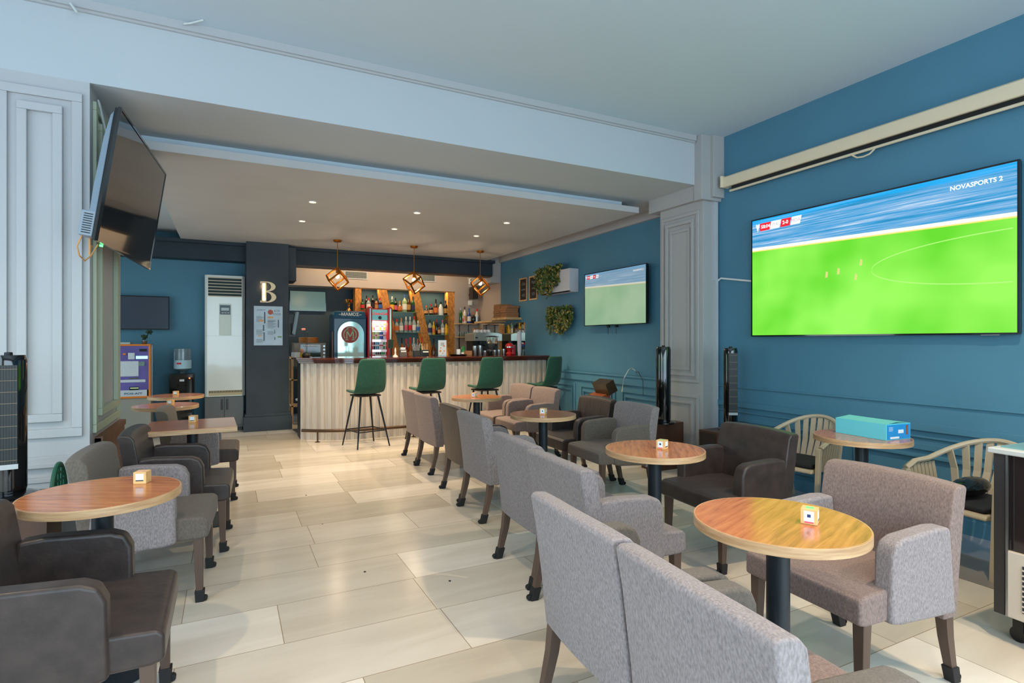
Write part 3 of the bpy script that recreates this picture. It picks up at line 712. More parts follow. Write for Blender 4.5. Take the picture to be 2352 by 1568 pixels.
# pizza boxes
pb = None; k = 0; rnd = random.Random(3)
for st, (yy, n_) in enumerate(((9.10,5),(9.38,6))):
    for i in range(n_):
        z = 1.806+i*.042; lab_ = 'brown cardboard box, %s in the %s stack on the corner shelf' % (('bottom','second from bottom','third from bottom','fourth from bottom','fifth from bottom','topmost')[i], ('front','rear')[st])
        if pb is None:
            pb = tag(MB().box((-.125,-.125,0),(.125,.125,.040)).build('cardboard_box', CARD, bevel=.002), lab_, 'cardboard box', 'brown boxes on the corner shelf'); o = pb
        else: o = pb.copy(); COL.objects.link(o); o['label'] = lab_
        o.location = (4.56+rnd.uniform(-.012,.012), yy+rnd.uniform(-.01,.01), z); o.rotation_euler = (0,0,rnd.uniform(-.04,.04))
# mirror on the right wall
t = thing('wall_mirror', 'large frameless mirror on the right wall behind the coffee machine', 'mirror', (0,0,0))
MB().box((XW-.012,8.77,1.06),(XW-.001,10.6,1.715)).build('mirror_glass', MIRROR, t)

# ---- blue beer fridge
t = thing('beer_fridge', 'dark blue retro beer fridge with arched glass door and round red emblem', 'fridge', (0,0,0))
Yf = 10.32; a = onY(765, 715, Yf); c = onY(843, 715, Yf); z0, z1 = .93, onY(800,714,Yf).z; zc_ = onY(800,730,Yf).z
FB = mat('deep blue enamel', (12,74,108), .3, coat=.3)
x0, x1 = a.x, c.x; xm = (x0+x1)/2
MB().box((x0+.01,Yf,z0),(x1-.01,Yf+.5,zc_)).build('body', FB, t, bevel=.015, seg=3)
MB().frustum((xm,Yf+.25,zc_-.01),(x1-x0-.006,.54),(xm,Yf+.25,z1),(x1-x0-.08,.44)).build('top_cap', FB, t, bevel=.015, seg=3)
ra = (x1-x0)*.385; zarc = onY(800,742,Yf).z-.0; zc0 = zarc-ra+.03
def arch(r, zb, zc, x_, n=20): return [(x_-r,zb),(x_+r,zb)]+[(x_+r*math.cos(PI*k/n), zc+r*math.sin(PI*k/n)) for k in range(n+1)]
xd = xm+.01
MB().prism(arch(ra+.02, z0+.03, zc0, xd), 'y', Yf-.012, Yf+.002).build('door_frame', FB, t, bevel=.004)
def reflmat():
    m = bpy.data.materials.new('fridge door glass with daylight glow'); m.use_nodes = True; N = m.node_tree.nodes; L = m.node_tree.links; b = N['Principled BSDF']
    b.inputs['Base Color'].default_value = (*lin((150,185,175)),1); b.inputs['Metallic'].default_value = 1; b.inputs['Roughness'].default_value = .06
    b.inputs['Emission Color'].default_value = (*lin((200,225,210)),1); b.inputs['Emission Strength'].default_value = .22  # weak emission imitates daylight reflected in the door glass
    return m
door = MB().prism(arch(ra, z0+.05, zc0, xd), 'y', Yf-.018, Yf-.0122).build('door_glass', reflmat(), t)
em = onY(804, 768, Yf-.02); er = 19.5*mpp(804, Yf)
RY = Matrix.Rotation(PI/2, 3, 'X')
disc = MB().lathe([(1e-6,.0),(er,.0),(er,.004),(1e-6,.0041)], (em.x,Yf-.0185,em.z), 40, RY).build('emblem', mat('faded red emblem', (176,66,56), .5), door)
EMG = mat('pale green emblem line', (168,214,176), .5)
b = MB(); 
def ringpart(b, cx, cz, r, w, a0, a1, y, n=18):
    P_ = [(cx+(r+w/2)*math.cos(a0+(a1-a0)*k/n), cz+(r+w/2)*math.sin(a0+(a1-a0)*k/n)) for k in range(n+1)]
    P_ += [(cx+(r-w/2)*math.cos(a1-(a1-a0)*k/n), cz+(r-w/2)*math.sin(a1-(a1-a0)*k/n)) for k in range(n+1)]
    m_ = len(P_); h_ = n+1
    V_ = [(x,y,z) for x,z in P_]; b._add(V_, [(k, k+1, m_-2-k, m_-1-k) for k in range(n)])
def bar2(b, xa, za, xb, zb, w, y):
    d = Vector((xb-xa, zb-za)).normalized(); n_ = Vector((-d.y, d.x))*w/2
    b._add([(xa+n_.x,y,za+n_.y),(xb+n_.x,y,zb+n_.y),(xb-n_.x,y,zb-n_.y),(xa-n_.x,y,za-n_.y)], [(0,1,2,3)])
ye = Yf-.0235; E_ = er
ringpart(b, em.x, em.z, E_*.72, E_*.09, math.radians(-40), math.radians(75), ye); ringpart(b, em.x, em.z, E_*.72, E_*.09, math.radians(105), math.radians(220), ye)
ringpart(b, em.x, em.z, E_*.86, E_*.07, math.radians(62), math.radians(118), ye)
for s_ in (-1,1):
    bar2(b, em.x+s_*E_*.36, em.z-E_*.62, em.x+s_*E_*.36, em.z+E_*.62, E_*.10, ye)
    bar2(b, em.x+s_*E_*.36, em.z+E_*.5, em.x, em.z-E_*.30, E_*.12, ye)
    bar2(b, em.x+s_*E_*.55, em.z-E_*.62, em.x+s_*E_*.18, em.z-E_*.62, E_*.08, ye)
b.build('emblem_lettering', EMG, door)
tz = onY(803, 722, Yf); text('lettering', '–ΜΑΜΟΣ–', .080, mat('white lettering', (225,228,228), .5), t, (xm, Yf+.004, tz.z), (PI/2-.25,0,0), .003, bold=.0012)
MB().box((x0-.02,Yf+.02,z0+.15),(x0+.005,Yf+.05,z0+.62)).build('handle', mat('brown handle', (120,72,48), .4), t, bevel=.005)
# trophy
tp = onY(802, 714, 10.5); t = thing('trophy_cup', 'small gold trophy cup on top of the blue fridge', 'trophy', (tp.x,10.55,z1+.001)); s_ = 28*mpp(802,10.55)
MB().lathe([(.045,0),(.045,s_*.12),(.03,s_*.16),(.018,s_*.3),(.012,s_*.45),(.022,s_*.5),(.012,s_*.55),(.03,s_*.66),(.055,s_*.82),(.062,s_),(.056,s_),(.045,s_*.82),(1e-6,s_*.72)],seg=24).build('cup', GOLD, t, smooth=True)
for q_ in (-1,1): MB().tube([(q_*.055,0,s_*.9),(q_*.085,0,s_*.88),(q_*.08,0,s_*.76),(q_*.04,0,s_*.68)],.005).build('handle', GOLD, t, smooth=True)
# ---- red soda fridge
t = thing('soda_fridge', 'red retro soft drink fridge with chrome strips, full of cans', 'fridge', (0,0,0))
Yr = 10.30; a = onY(843.5, 712, Yr); c = onY(902.5, 712, Yr); x0, x1 = a.x, c.x; z1 = onY(870,706,Yr).z
RD2 = mat('glossy red enamel', (178,18,22), .2, coat=.6)
w = x1-x0; xi0, xi1 = onY(856,700,Yr).x, onY(889,700,Yr).x
MB().box((x0+.005,Yr+.03,0),(xi0,Yr+.56,z1-.02)).box((xi1,Yr+.03,0),(x1-.005,Yr+.56,z1-.02)).box((xi0,Yr+.03,z1-.06),(xi1,Yr+.56,z1-.02)).box((xi0,Yr+.50,.5),(xi1,Yr+.56,z1-.06)).box((xi0,Yr+.03,0),(xi1,Yr+.56,.75)).build('body', RD2, t, bevel=.004)
for (u0, u1) in ((x0, xi0), (xi1, x1)):
    um = (u0+u1)/2; MB().cyl((um,Yr+.02,.6),(um,Yr+.02,z1-.02),(u1-u0)/2-.004,seg=24).sphere((um,Yr+.02,z1-.02),(u1-u0)/2-.004).build('rounded_column', RD2, t, smooth=True)
    MB().box((um-.012,Yr-(u1-u0)/2+.012,.6),(um+.012,Yr-(u1-u0)/2+.026,z1-.02)).build('chrome_strip', CHROME, t)
zh0, zh1 = onY(870,735,Yr).z, onY(870,711,Yr).z
MB().box((xi0-.005,Yr+.0,zh0),(xi1+.005,Yr+.04,zh1)).build('header_panel', mat('lit teal header', (96,150,150), .5, emit=((96,160,160),.5)), t)
xm = (xi0+xi1)/2
text('script_lettering', 'Coca‑Cola', .066, mat('red lettering', (230,40,36), .5, emit=((230,40,36),.4)), t, (xm,Yr-.002,(zh0+zh1)/2+.022), (PI/2,0,0), .001, shear=.35, bold=.002)
MB().lathe([(1e-6,0),(.032,0),(.032,.004)], (xm,Yr-.001,zh0+.045), 24, RY).build('round_badge', mat('dark badge', (40,48,54), .5), t)
INL = mat('lit fridge interior', (235,242,245), .5, emit=((225,240,250), .9))
MB().box((xi0,Yr+.46,.75),(xi1,Yr+.498,zh0)).build('interior_back', INL, t)
cans = []
shz = [onY(870,yy,Yr+.12).z for yy in (758,779,802)]+[onY(870,822,Yr+.12).z]
for z in shz[:3]: MB().box((xi0+.002,Yr+.08,z-.006),(xi1-.002,Yr+.455,z)).build('rack', mat('white wire rack', (230,235,240), .4), t)
area_light('fridge_interior_light', (xm, Yr+.09, zh0-.01), (xm, Yr+.3, 1.0), .25, .05, (.9,.96,1), 4)
ROW = [[(240,200,30),(236,110,120),(240,240,236),(240,240,236),(236,205,40),(240,240,236),(232,190,40)],[(214,226,70),(150,214,110),(210,236,200),(160,216,120),(50,110,200),(30,80,170),(230,236,242)],
       [(220,50,90),(40,44,60),(70,160,200),(60,150,190),(236,240,242),(236,240,242),(50,160,80)],[(220,226,230),(226,232,236),(60,30,30),(50,24,24),(58,26,26),(40,170,90),(40,160,84)]]
CN = ['yellow','pink','white','pale','golden','white','mustard']
shp = {}
def cname(c):
    r_, g_, b_ = c
    if min(c) > 180: return 'white'
    if r_ > 190 and g_ > 170: return 'yellow'
    if g_ > r_ and g_ > b_: return 'green'
    if b_ > r_ and b_ > 90: return 'blue'
    if r_ > 150: return 'pink'
    return 'dark'
RN = ['top shelf','second shelf','third shelf','bottom shelf']; ON = ['first','second','third','fourth','fifth','sixth','seventh']
for ri, row in enumerate(ROW):
    hh = (shz[ri-1]-shz[ri]-.03) if ri else (zh0-shz[0]-.05); hh = min(hh, .135)
    zb = shz[ri] if ri < 3 else max(.752, shz[3]-.02)
    for ci, c_ in enumerate(row):
        x_ = xi0+.022+(xi1-xi0-.044)*ci/6; r_ = (xi1-xi0)/7*.46
        key = (ri, c_)
        lb = '%s can, %s from the left on the %s of the red fridge' % (cname(c_), ON[ci], RN[ri])
        if key not in shp:
            t2 = thing('drink_can', lb, 'can', (x_,Yr+.13,zb+.001), 0, 'drinks in the red fridge')
            MB().lathe([(r_*.8,0),(r_,.006),(r_,hh-.012),(r_*.82,hh)],seg=14).build('can_body', mat('can %d %d %d' % c_, c_, .3, metal=.2), t2, smooth=True)
            MB().lathe([(r_*1.01,hh*.45),(r_*1.01,hh*.62)],seg=14).build('can_band', mat('can white band', (238,240,240), .4) if min(c_) < 180 else mat('can red band', (214,60,60), .4), t2, smooth=True)
            MB().lathe([(1e-6,hh),(r_*.8,hh),(r_*.8,hh+.002)],seg=14).build('can_lid', STEEL, t2)
            shp[key] = t2
        else: copy_tree(shp[key], (x_,Yr+.13,zb+.001), 0, lb)

# ---- television, oven and things left of the blue fridge
def tv(name, label, w, h, screen_mat, depth=.05, bez=.012, group=None):
    """screen faces -y locally, origin at lower left front"""
    t = thing(name, label, 'television', (0,0,0), 0, group)
    MB().frame('y', 0, depth*.5, 0, w, 0, h, bez).build('bezel', GLOSSB, t)
    MB().box((bez,.004,bez),(w-bez,.012,h-bez)).build('screen', screen_mat, t)
    MB().box((.004,.012,.004),(w-.004,depth,h-.004)).build('back_cover', BLACK, t, bevel=.006)
    return t
OFFS = mat('switched off screen', (14,14,16), .06, coat=.5)
t = tv('television', 'flat television showing a plain grey green screen above the oven', .66,.385, mat('dim grey green screen', (90,116,104), .2, emit=((92,120,106), .35)))
p = onY(665,713,11.33); t.location = (p.x,11.33,p.z)
MB().box((.2,.05,.1),(.46,.068,.3)).build('wall_plate', BLACK, t)
a = onY(683, 790, 10.5); t = thing('toaster_oven', 'wide toaster oven with four knobs behind the left end of the bar', 'oven', (0,0,0))
p0 = onY(675,822,10.5); p1 = onY(749,787,10.5); zo = .93
MB().box((p0.x,10.5,zo),(p1.x,10.88,p1.z)).build('body', mat('oven casing', (112,98,84), .4, .4), t, bevel=.006)
pa = onY(690,790,10.5); pb_ = onY(736,825,10.5)
MB().box((pa.x,10.488,zo+.03),(pb_.x,10.499,p1.z-.03)).build('door', mat('dark oven glass', (40,60,52), .08, coat=.4), t)
MB().cyl((pa.x+.05,10.47,p1.z-.055),(pb_.x-.05,10.47,p1.z-.055),.009).build('handle', STEEL, t, smooth=True)
pk = onY(744,790,10.5)
for k in range(4): MB().cyl((pk.x,10.478,p1.z-.06-k*.062),(pk.x,10.499,p1.z-.06-k*.062),.018,seg=16).build('knob', STEEL, t, smooth=True)
tr = None
pz = onY(710,779,10.65); 
for k in range(4):
    lb = 'round wooden pizza board, %s of the stack on the oven' % ('bottom','second','third','top')[k]
    if tr is None: tr = tag(MB().lathe([(1e-6,0),(.155,0),(.165,.006),(.165,.02),(.158,.023),(1e-6,.0232)],seg=32).build('wooden_board', mat('honey wood', (204,124,44), .4), smooth=True), lb, 'board', 'boards on the oven'); o = tr
    else: o = tr.copy(); COL.objects.link(o); o['label'] = lb
    o.location = (onY(709,780,10.65).x,10.68,p1.z+.001+k*.0242)
# monitor seen side-on
t = thing('monitor', 'touch monitor seen edge-on on a bracket next to the dark pillar', 'monitor', (onY(676,770,9.9).x,10.0,onY(680,770,10).z), .0)
M_ = Matrix.Rotation(math.radians(9), 3, 'Y')
MB().cbox((.02,0,.20),(.045,.30,.38),M=M_).build('casing', mat('grey monitor shell', (120,140,150), .3), t, bevel=.006)
MB().cbox((-.006,0,.20),(.008,.27,.34),M=M_).build('screen', OFFS, t)
MB().box((-.06,-.02,-.02),(.03,.02,.01)).cyl((-.04,0,-.02),(-.04,0,.2),.012).build('bracket', BLACK, t)
# rack at left end with bits and pieces
t = thing('storage_rack', 'wooden storage rack squeezed between the pillar and the bar end', 'shelf', (0,0,0))
xr0, xr1 = .95, 1.28
for z in (.30,.74,1.10): MB().box((xr0,10.0,z-.02),(xr1,10.4,z)).build('board', PWOOD, t)
for x_ in (xr0,xr1-.03): MB().box((x_,10.0,0),(x_+.03,10.03,1.12)).box((x_,10.37,0),(x_+.03,10.4,1.12)).build('upright', PWOOD, t)
def sbox(name, lb, cat, c, sz, m, rz=0, grp=None, bev=.003):
    o = MB().cbox((0,0,sz[2]/2), sz, rz).build(name, m, bevel=bev, loc=(c[0],c[1],c[2]+.0008)); tag(o, lb, cat, grp); return o
sbox('storage_tin','black storage tin on the rack beside the pillar','tin',(1.03,10.08,.74),(.10,.10,.17),BLACK)
o = MB().lathe([(.035,0),(.042,.02),(.04,.11),(.02,.13)],seg=14).build('red_jar', MUR, smooth=True, loc=(.99,10.16,.911)); 
o.location = (1.11,10.08,.741); tag(o,'small red jar on the middle board of the rack','jar')
sbox('phone_box','light blue rimmed box standing on the rack','box',(1.20,10.08,.74),(.05,.08,.15),mat('pale blue box',(150,190,205),.5))
sbox('blue_carton','blue and white carton on the low rack board','box',(1.12,10.1,.30),(.09,.1,.32),BLU)
sbox('white_box','white box beside the blue carton on the low rack','box',(1.22,10.12,.30),(.07,.1,.22),WHITEP)
sbox('paper_stack','bundle of papers on the rack top','papers',(1.03,10.1,1.10),(.10,.14,.09),PAPERW,.3)
t = thing('toy_figure', 'small yellow toy figure with pink face at the left end of the bar', 'toy', (1.12,10.05,1.101))
MB().lathe([(.03,0),(.036,.02),(.03,.075),(.012,.09)],seg=16).build('body', mat('yellow toy plastic',(236,176,30),.5), t, smooth=True)
MB().sphere((0,0,.115),.032).build('head', mat('pink toy face',(220,150,130),.5), t, smooth=True)
MB().sphere((0,.004,.135),.026,sq=(1,1,.6)).build('hair', YEL, t, smooth=True)
# white stool
t = thing('low_stool', 'small white round stool with wooden legs behind the bar end', 'stool', (1.12,9.55,0))
MB().lathe([(1e-6,.43),(.15,.43),(.155,.44),(.155,.455),(.14,.46),(1e-6,.461)],seg=28).build('seat', mat('white painted seat',(205,215,228),.4), t, smooth=True)
for a_ in (.6,2.2,3.8,5.3): MB().cyl((.09*math.cos(a_),.09*math.sin(a_),.43),(.14*math.cos(a_),.14*math.sin(a_),0),.016,.012).build('leg', PWOOD, t, smooth=True)
tag(MB().box((1.05,9.95,.0),(1.25,10.0,.40)).build('beige_panel', mat('beige panel',(150,138,124),.6), loc=(0,0,0.0)),'beige panel standing under the rack behind the stool','panel')
tag(MB().prism([(.97,8.55),(1.30,8.50),(1.36,9.3),(.90,9.35)],'z',0.001,.008).build('floor_mat', mat('dark grey rubber mat',(64,64,64),.8), bevel=.002),'dark grey rubber mat at the left end of the bar','mat')
# rose in a thin vase + dark bowl on the bar counter left
t = thing('rose', 'single pink artificial rose on thin dark stems at the left end of the counter', 'flower', (onY(702,820,8.6).x,8.55,1.147))
hz = onY(694,756,8.55).z-1.147
MB().tube([(0,0,.03),(.0,0,hz*.7),(-.035,0,hz)],.003).tube([(.01,0,.03),(.02,0,hz*.9)],.003).build('stem', mat('dark stem',(24,36,26),.6), t)
b = MB(); 
for k in range(5): b.sphere((-.035+.014*math.cos(k*1.3),.014*math.sin(k*1.3),hz),.017)
b.build('petals', mat('salmon petals',(226,140,120),.6), t, smooth=True)
b = MB(); b.sphere((.02,0,hz*.9),.012).sphere((.03,.01,hz*.86),.01); b.build('leaves', mat('dark leaf',(30,70,36),.6), t, smooth=True)
MB().lathe([(.05,0),(.062,.02),(.055,.05),(.03,.07),(1e-6,.072)],seg=20).build('base', GLOSSB, t, smooth=True)

# ---- things on the bar counter
ZB = 1.1466; YB = 8.50
def cx_(px): return onY(px, 817, YB).x
def hz_(px, py): return onY(px, py, YB).z-ZB
t = thing('card_terminal', 'dark payment terminal on its stand at the counter', 'card terminal', (cx_(897),YB,ZB))
MB().prism([(-.035,0),(.035,0),(.03,.012),(-.03,.012)],'y',-.03,.03).build('foot', BLACK, t)
MB().cyl((0,0,.01),(0,0,.12),.012).build('post', BLACK, t, smooth=True)
MB().cbox((0,-.01,hz_(897,779)-.07),(.085,.012,.14),M=Matrix.Rotation(.25,3,'X')).build('screen', mat('grey green glass',(52,72,62),.1), t, bevel=.004)
t = thing('phone_stand', 'white curved stand next to the card terminal', 'stand', (cx_(906),YB-.05,ZB))
MB().lathe([(.042,0),(.04,.008),(.018,.02),(.01,.05),(.014,.09),(.006,.13)],seg=18).build('pedestal', WHITEP, t, smooth=True)
t = thing('napkin_holder', 'grey printed napkin and stirrer holder on the counter', 'holder', (cx_(925),YB,ZB))
MB().box((-.055,-.045,0),(.055,.045,.10)).build('box', mat('grey printed card',(92,84,78),.6), t, bevel=.003)
MB().box((-.04,-.0462,.065),(.04,-.045,.085)).build('label_strip', mat('label white',(232,228,216)), t)
MB().box((-.035,-.03,.10),(.035,.03,.135)).build('napkins', PAPERW, t)
t = thing('straw_holder', 'black holder full of straws in the middle of the counter', 'straw holder', (cx_(957),YB,ZB))
MB().box((-.05,-.045,0),(.05,.045,.085)).build('box', mat('black printed card',(44,44,46),.6), t, bevel=.003)
b = MB(); rr = random.Random(5)
for k in range(22):
    x_, y_ = rr.uniform(-.035,.035), rr.uniform(-.03,.03); b.cyl((x_,y_,.05),(x_*1.9,y_*1.6,.19+rr.uniform(-.02,.02)),.003,seg=6)
b.build('straws', mat('mixed straws',(150,150,156),.4,noise=(60,.6)), t)
t = thing('sugar_box', 'black box with white cards and pens on the counter', 'box', (cx_(976),YB,ZB))
MB().box((-.052,-.04,0),(.052,.04,.095)).build('box', BLACK, t, bevel=.003)
MB().box((-.045,-.0415,.055),(.045,-.0402,.075)).build('label_strip', WHT, t)
b = MB()
for k in range(10):
    x_ = rr.uniform(-.04,.04); b.cyl((x_,0,.06),(x_*1.5,.02,.17+rr.uniform(-.03,.03)),.0035,seg=6)
b.build('sticks', mat('wooden stirrers',(196,160,120),.6), t)
t = thing('menu_stand', 'upright menu card with food pictures on the counter', 'menu', (cx_(1016),YB,ZB), 0)
wv, hv = 20*mpp(1016,YB), hz_(1016,781)
MB().box((-wv/2,0,0),(wv/2,.006,hv)).build('frame', mat('acrylic frame',(180,205,225),.2), t, bevel=.001)
MB().box((-wv/2+.006,-.001,.012),(wv/2-.006,-.0002,hv-.008)).build('card', mat('pale menu card',(200,212,222),.5), t)
b = MB()
for k, (u, v_, r_) in enumerate(((-.25,.3,.018),(.2,.62,.014),(-.2,.5,.010),(.22,.3,.012),(.05,.15,.01))): b.lathe([(1e-6,0),(r_,0)],(u*wv,-.0016,v_*hv),14,RY)
b.build('food_pictures', mat('orange food print',(206,130,70),.6), t)
b = MB()
for k in range(9): b.box((-.03+.0*k,-.0016,hv*.72+k*.006-.02),(.03,-.0012,hv*.72+k*.006-.0175))
b.build('print_lines', mat('grey print',(110,116,124),.6), t)
tag(MB().lathe([(1e-6,0),(.12,0),(.13,.004),(.15,.02),(.145,.02),(.125,.006),(1e-6,.005)],seg=32).build('serving_tray', BLACK, smooth=True, loc=(cx_(1052),YB,ZB)),'flat black round serving tray on the counter','tray')
def can_(px, py, w, lb, m=STEEL, name='steel_shaker', cat='shaker', grp='steel shakers on the counter', dy=0.):
    h = hz_(px,py); r = w*mpp(px,YB)/2
    o = MB().lathe([(r*.8,0),(r*.84,.004),(r,h*.75),(r*1.02,h*.8),(r*.98,h),(r*.9,h),(r*.9,h*.9),(1e-6,h*.88)],seg=20).build(name, m, smooth=True, loc=(onY(px,817,YB+dy).x,YB+dy,ZB)); tag(o, lb, cat, grp)
can_(1091,794,11,'tall steel shaker at the left of the steel group')
can_(1103,793,10,'tall steel shaker second in the steel group')
can_(1114,805,10,'low steel cup after the tall shakers','steel_cup' and STEEL)
can_(1125,806,12,'low dark pot in the middle of the steel group',DMETAL,'dark_pot','pot')
can_(1136.5,804,9,'low steel cup right of the dark pot')
can_(1146,803,9,'small steel cup left of the red juicer')
can_(1157,801,8,'narrow steel cup touching the red juicer')
sbox('wooden_box','small brown wooden box on the counter by the shakers','box',(cx_(1075),YB,ZB),(.11,.08,.075),CARD)
t = thing('green_jar', 'green glass jar with white base behind the wooden box', 'jar', (onY(1064,800,8.62).x,8.62,ZB))
MB().lathe([(.032,0),(.036,.01),(.036,.11),(.025,.13),(.025,.15)],seg=16).build('glass_body', bmat((50,130,60),.2), t, smooth=True)
MB().lathe([(.0365,.01),(.0365,.05)],seg=16).build('paper_label', WHT, t)
tag(MB().lathe([(.03,0),(.034,.01),(.034,.09),(.03,.1)],seg=16).build('paper_cup', PAPERW, smooth=True, loc=(onY(1053,800,8.62).x,8.62,ZB)),'white cup with red mark left of the green jar','cup')
# coffee grinder with bean hopper
t = thing('coffee_grinder', 'coffee grinder with clear hopper full of dark beans', 'coffee grinder', (cx_(1137),8.62,ZB)); k_ = mpp(1137,8.62); hh = onY(1137,771,8.62).z-ZB
MB().box((-.06,-.06,0),(.06,.08,hh*.28)).build('body', mat('silver grinder body',(120,118,114),.3,.7), t, bevel=.01)
MB().lathe([(.03,hh*.28),(.045,hh*.36),(.088,hh*.60)],seg=24).build('beans', mat('coffee beans',(46,24,14),.5,noise=(90,.6),bump=(120,.8)), t, smooth=True)
MB().lathe([(.034,hh*.30),(.05,hh*.37),(.094,hh*.62),(.096,hh*.92)],seg=24).build('hopper', GLASS, t, smooth=True)
MB().lathe([(.118,hh*.93),(.118,hh*.95),(.05,hh),(1e-6,hh*1.01)],seg=24).build('lid', DMETAL, t, smooth=True)
# red juicer
t = thing('citrus_juicer', 'glossy red juicer with chrome band on the counter', 'juicer', (cx_(1170),YB,ZB))
MB().lathe([(.055,0),(.06,.02),(.04,.05),(.05,.09),(.075,.125),(.075,.15),(.055,.185),(.025,.20),(1e-6,.205)],seg=24).build('body', MUR, t, smooth=True)
MB().lathe([(.0765,.122),(.0775,.132),(.0765,.14)],seg=24).build('band', CHROME, t, smooth=True)
MB().box((.04,-.03,.0),(.10,.03,.16)).build('arm', MUR, t, bevel=.012)
# stack of paper cups
h = hz_(1193,762); n_ = 22; ps = None
for k in range(n_):
    z = ZB+(h-.07)*k/(n_-1)
    lb = 'white takeaway cup in the nested stack on the counter, %s from the bottom' % (['lowest','second','third','fourth','fifth','sixth','seventh','eighth','ninth','tenth','eleventh','twelfth','thirteenth','fourteenth','fifteenth','sixteenth','seventeenth','eighteenth','nineteenth','twentieth','twenty-first','topmost'][k])
    if ps is None: ps = tag(MB().lathe([(.026,0),(.027,.004),(.036,.068),(.038,.070),(.038,.073),(.034,.073),(.025,.006),(1e-6,.005)],seg=20).build('paper_cup', mat('white paper cup',(214,214,220),.6), smooth=True), lb, 'cup', 'nested paper cups'); o = ps
    else: o = ps.copy(); COL.objects.link(o); o['label'] = lb
    o.location = (cx_(1193),YB,z)
t = thing('flower_glass', 'glass with red, white and blue artificial flowers beside the cup stack', 'flower vase', (cx_(1206),8.58,ZB))
MB().lathe([(.026,0),(.028,.004),(.034,.09),(.032,.09),(.026,.008),(1e-6,.007)],seg=16).build('glass', GLASS, t, smooth=True)
b = MB(); 
for q_ in ((-.01,0,.17),(.03,0,.13),(.0,.02,.14)): b.tube([(0,0,.02),(q_[0]*.5,q_[1],q_[2]*.6),q_],.003,6)
b.build('stems', mat('dark leaf',(30,70,36)), t)
for nm, q_, m_ in (('blue_bloom',(-.005,-.01,.155),BLU),('red_bloom',(-.028,0,.175),RED),('red_bloom',(.022,0,.185),RED),('white_bloom',(0,.01,.19),WHT)): MB().sphere(q_,.022).build(nm, m_, t, smooth=True)
# espresso machine on the side counter
t = thing('espresso_machine', 'silver espresso machine with cups on top by the mirror', 'coffee machine', (4.33,9.75,1.001))
zt_ = onY(1135,763,9.5).z-1.001
b = MB().prism([(-.28,zt_-.16),(.28,zt_-.16),(.28,zt_-.03),(.18,zt_-.008),(0,zt_),(-.18,zt_-.008),(-.28,zt_-.03)],'y',-.24,.24); b.build('upper_housing', mat('brushed silver panel',(178,182,172),.3,.6), t, bevel=.004)
MB().box((-.27,-.22,0),(.27,.22,.10)).build('drip_base', STEEL, t, bevel=.006)
MB().box((-.26,-.10,.10),(.26,.2,zt_-.16)).build('boiler_body', mat('dark machine body',(52,52,54),.4,.5), t)
for x_ in (-.12,.12): MB().cyl((x_,-.17,zt_-.16),(x_,-.17,zt_-.22),.035,seg=18).cyl((x_,-.18,zt_-.235),(x_,-.32,zt_-.245),.013).build('group_head', DMETAL, t, smooth=True)
MB().box((-.27,-.25,zt_-.11),(-.22,-.241,zt_-.09)).build('badge', BLACK, t)
cp = None; rr = random.Random(11)
for k in range(8):
    lb = 'white espresso cup upside down on the coffee machine, %s row, %s from the left' % (('front','rear')[k//4], ('first','second','third','fourth')[k % 4])
    if cp is None: cp = tag(MB().lathe([(.034,0),(.036,.012),(.026,.05),(.018,.056),(1e-6,.057)],seg=18).build('espresso_cup', mat('white porcelain',(216,216,222),.2), smooth=True), lb, 'cup', 'cups on the coffee machine'); o = cp
    else: o = cp.copy(); COL.objects.link(o); o['label'] = lb
    o.location = (4.33-.18+.08*(k % 4)+rr.uniform(-.01,.01), 9.62+.10*(k//4)+rr.uniform(-.01,.01), 1.001+zt_-.004-.0)
sbox('kraft_box','brown kraft box on top of the coffee machine','box',(4.27,9.9,1.001+zt_-.02),(.16,.09,.10),CARD)

# ---- speaker, camera, vents
t = thing('wall_speaker', 'small dark loudspeaker on the greige wall right of the shelves', 'speaker', (onY(1087,690,10.7).x,10.68,onY(1087,687,10.7).z))
MB().box((-.065,-.09,0),(.065,.09,.23)).build('cabinet', mat('dark brown speaker',(48,40,38),.6), t, bevel=.006)
MB().box((-.055,-.094,.02),(.055,-.09,.21)).build('grille', mat('speaker cloth',(40,34,34),.9), t)
MB().box((-.02,.09,.08),(.02,.22,.12)).build('bracket', BLACK, t)
tag(MB().box((-.04,-.02,-.115),(.04,.02,-.02)).build('junction_box', WHITEP, loc=(t.location.x,10.87,t.location.z), bevel=.004),'small white junction box hanging below the speaker','junction box')
t = thing('security_camera', 'white dome security camera with antennas above the speaker', 'security camera', (onY(1083,648,10.75).x,10.8,onY(1083,650,10.8).z))
MB().lathe([(.02,-.03),(.045,-.02),(.05,.0),(.035,.02)],seg=20).build('mount', WHITEP, t, smooth=True)
MB().sphere((0,0,.06),.042,sq=(1,1,1.2)).build('head', WHITEP, t, smooth=True)
MB().cyl((0,-.045,.062),(0,-.03,.062),.022).build('lens', BLACK, t, smooth=True)
for s_ in (-1,1): MB().cyl((s_*.035,0,0),(s_*.062,0,.14),.005).build('antenna', WHITEP, t)
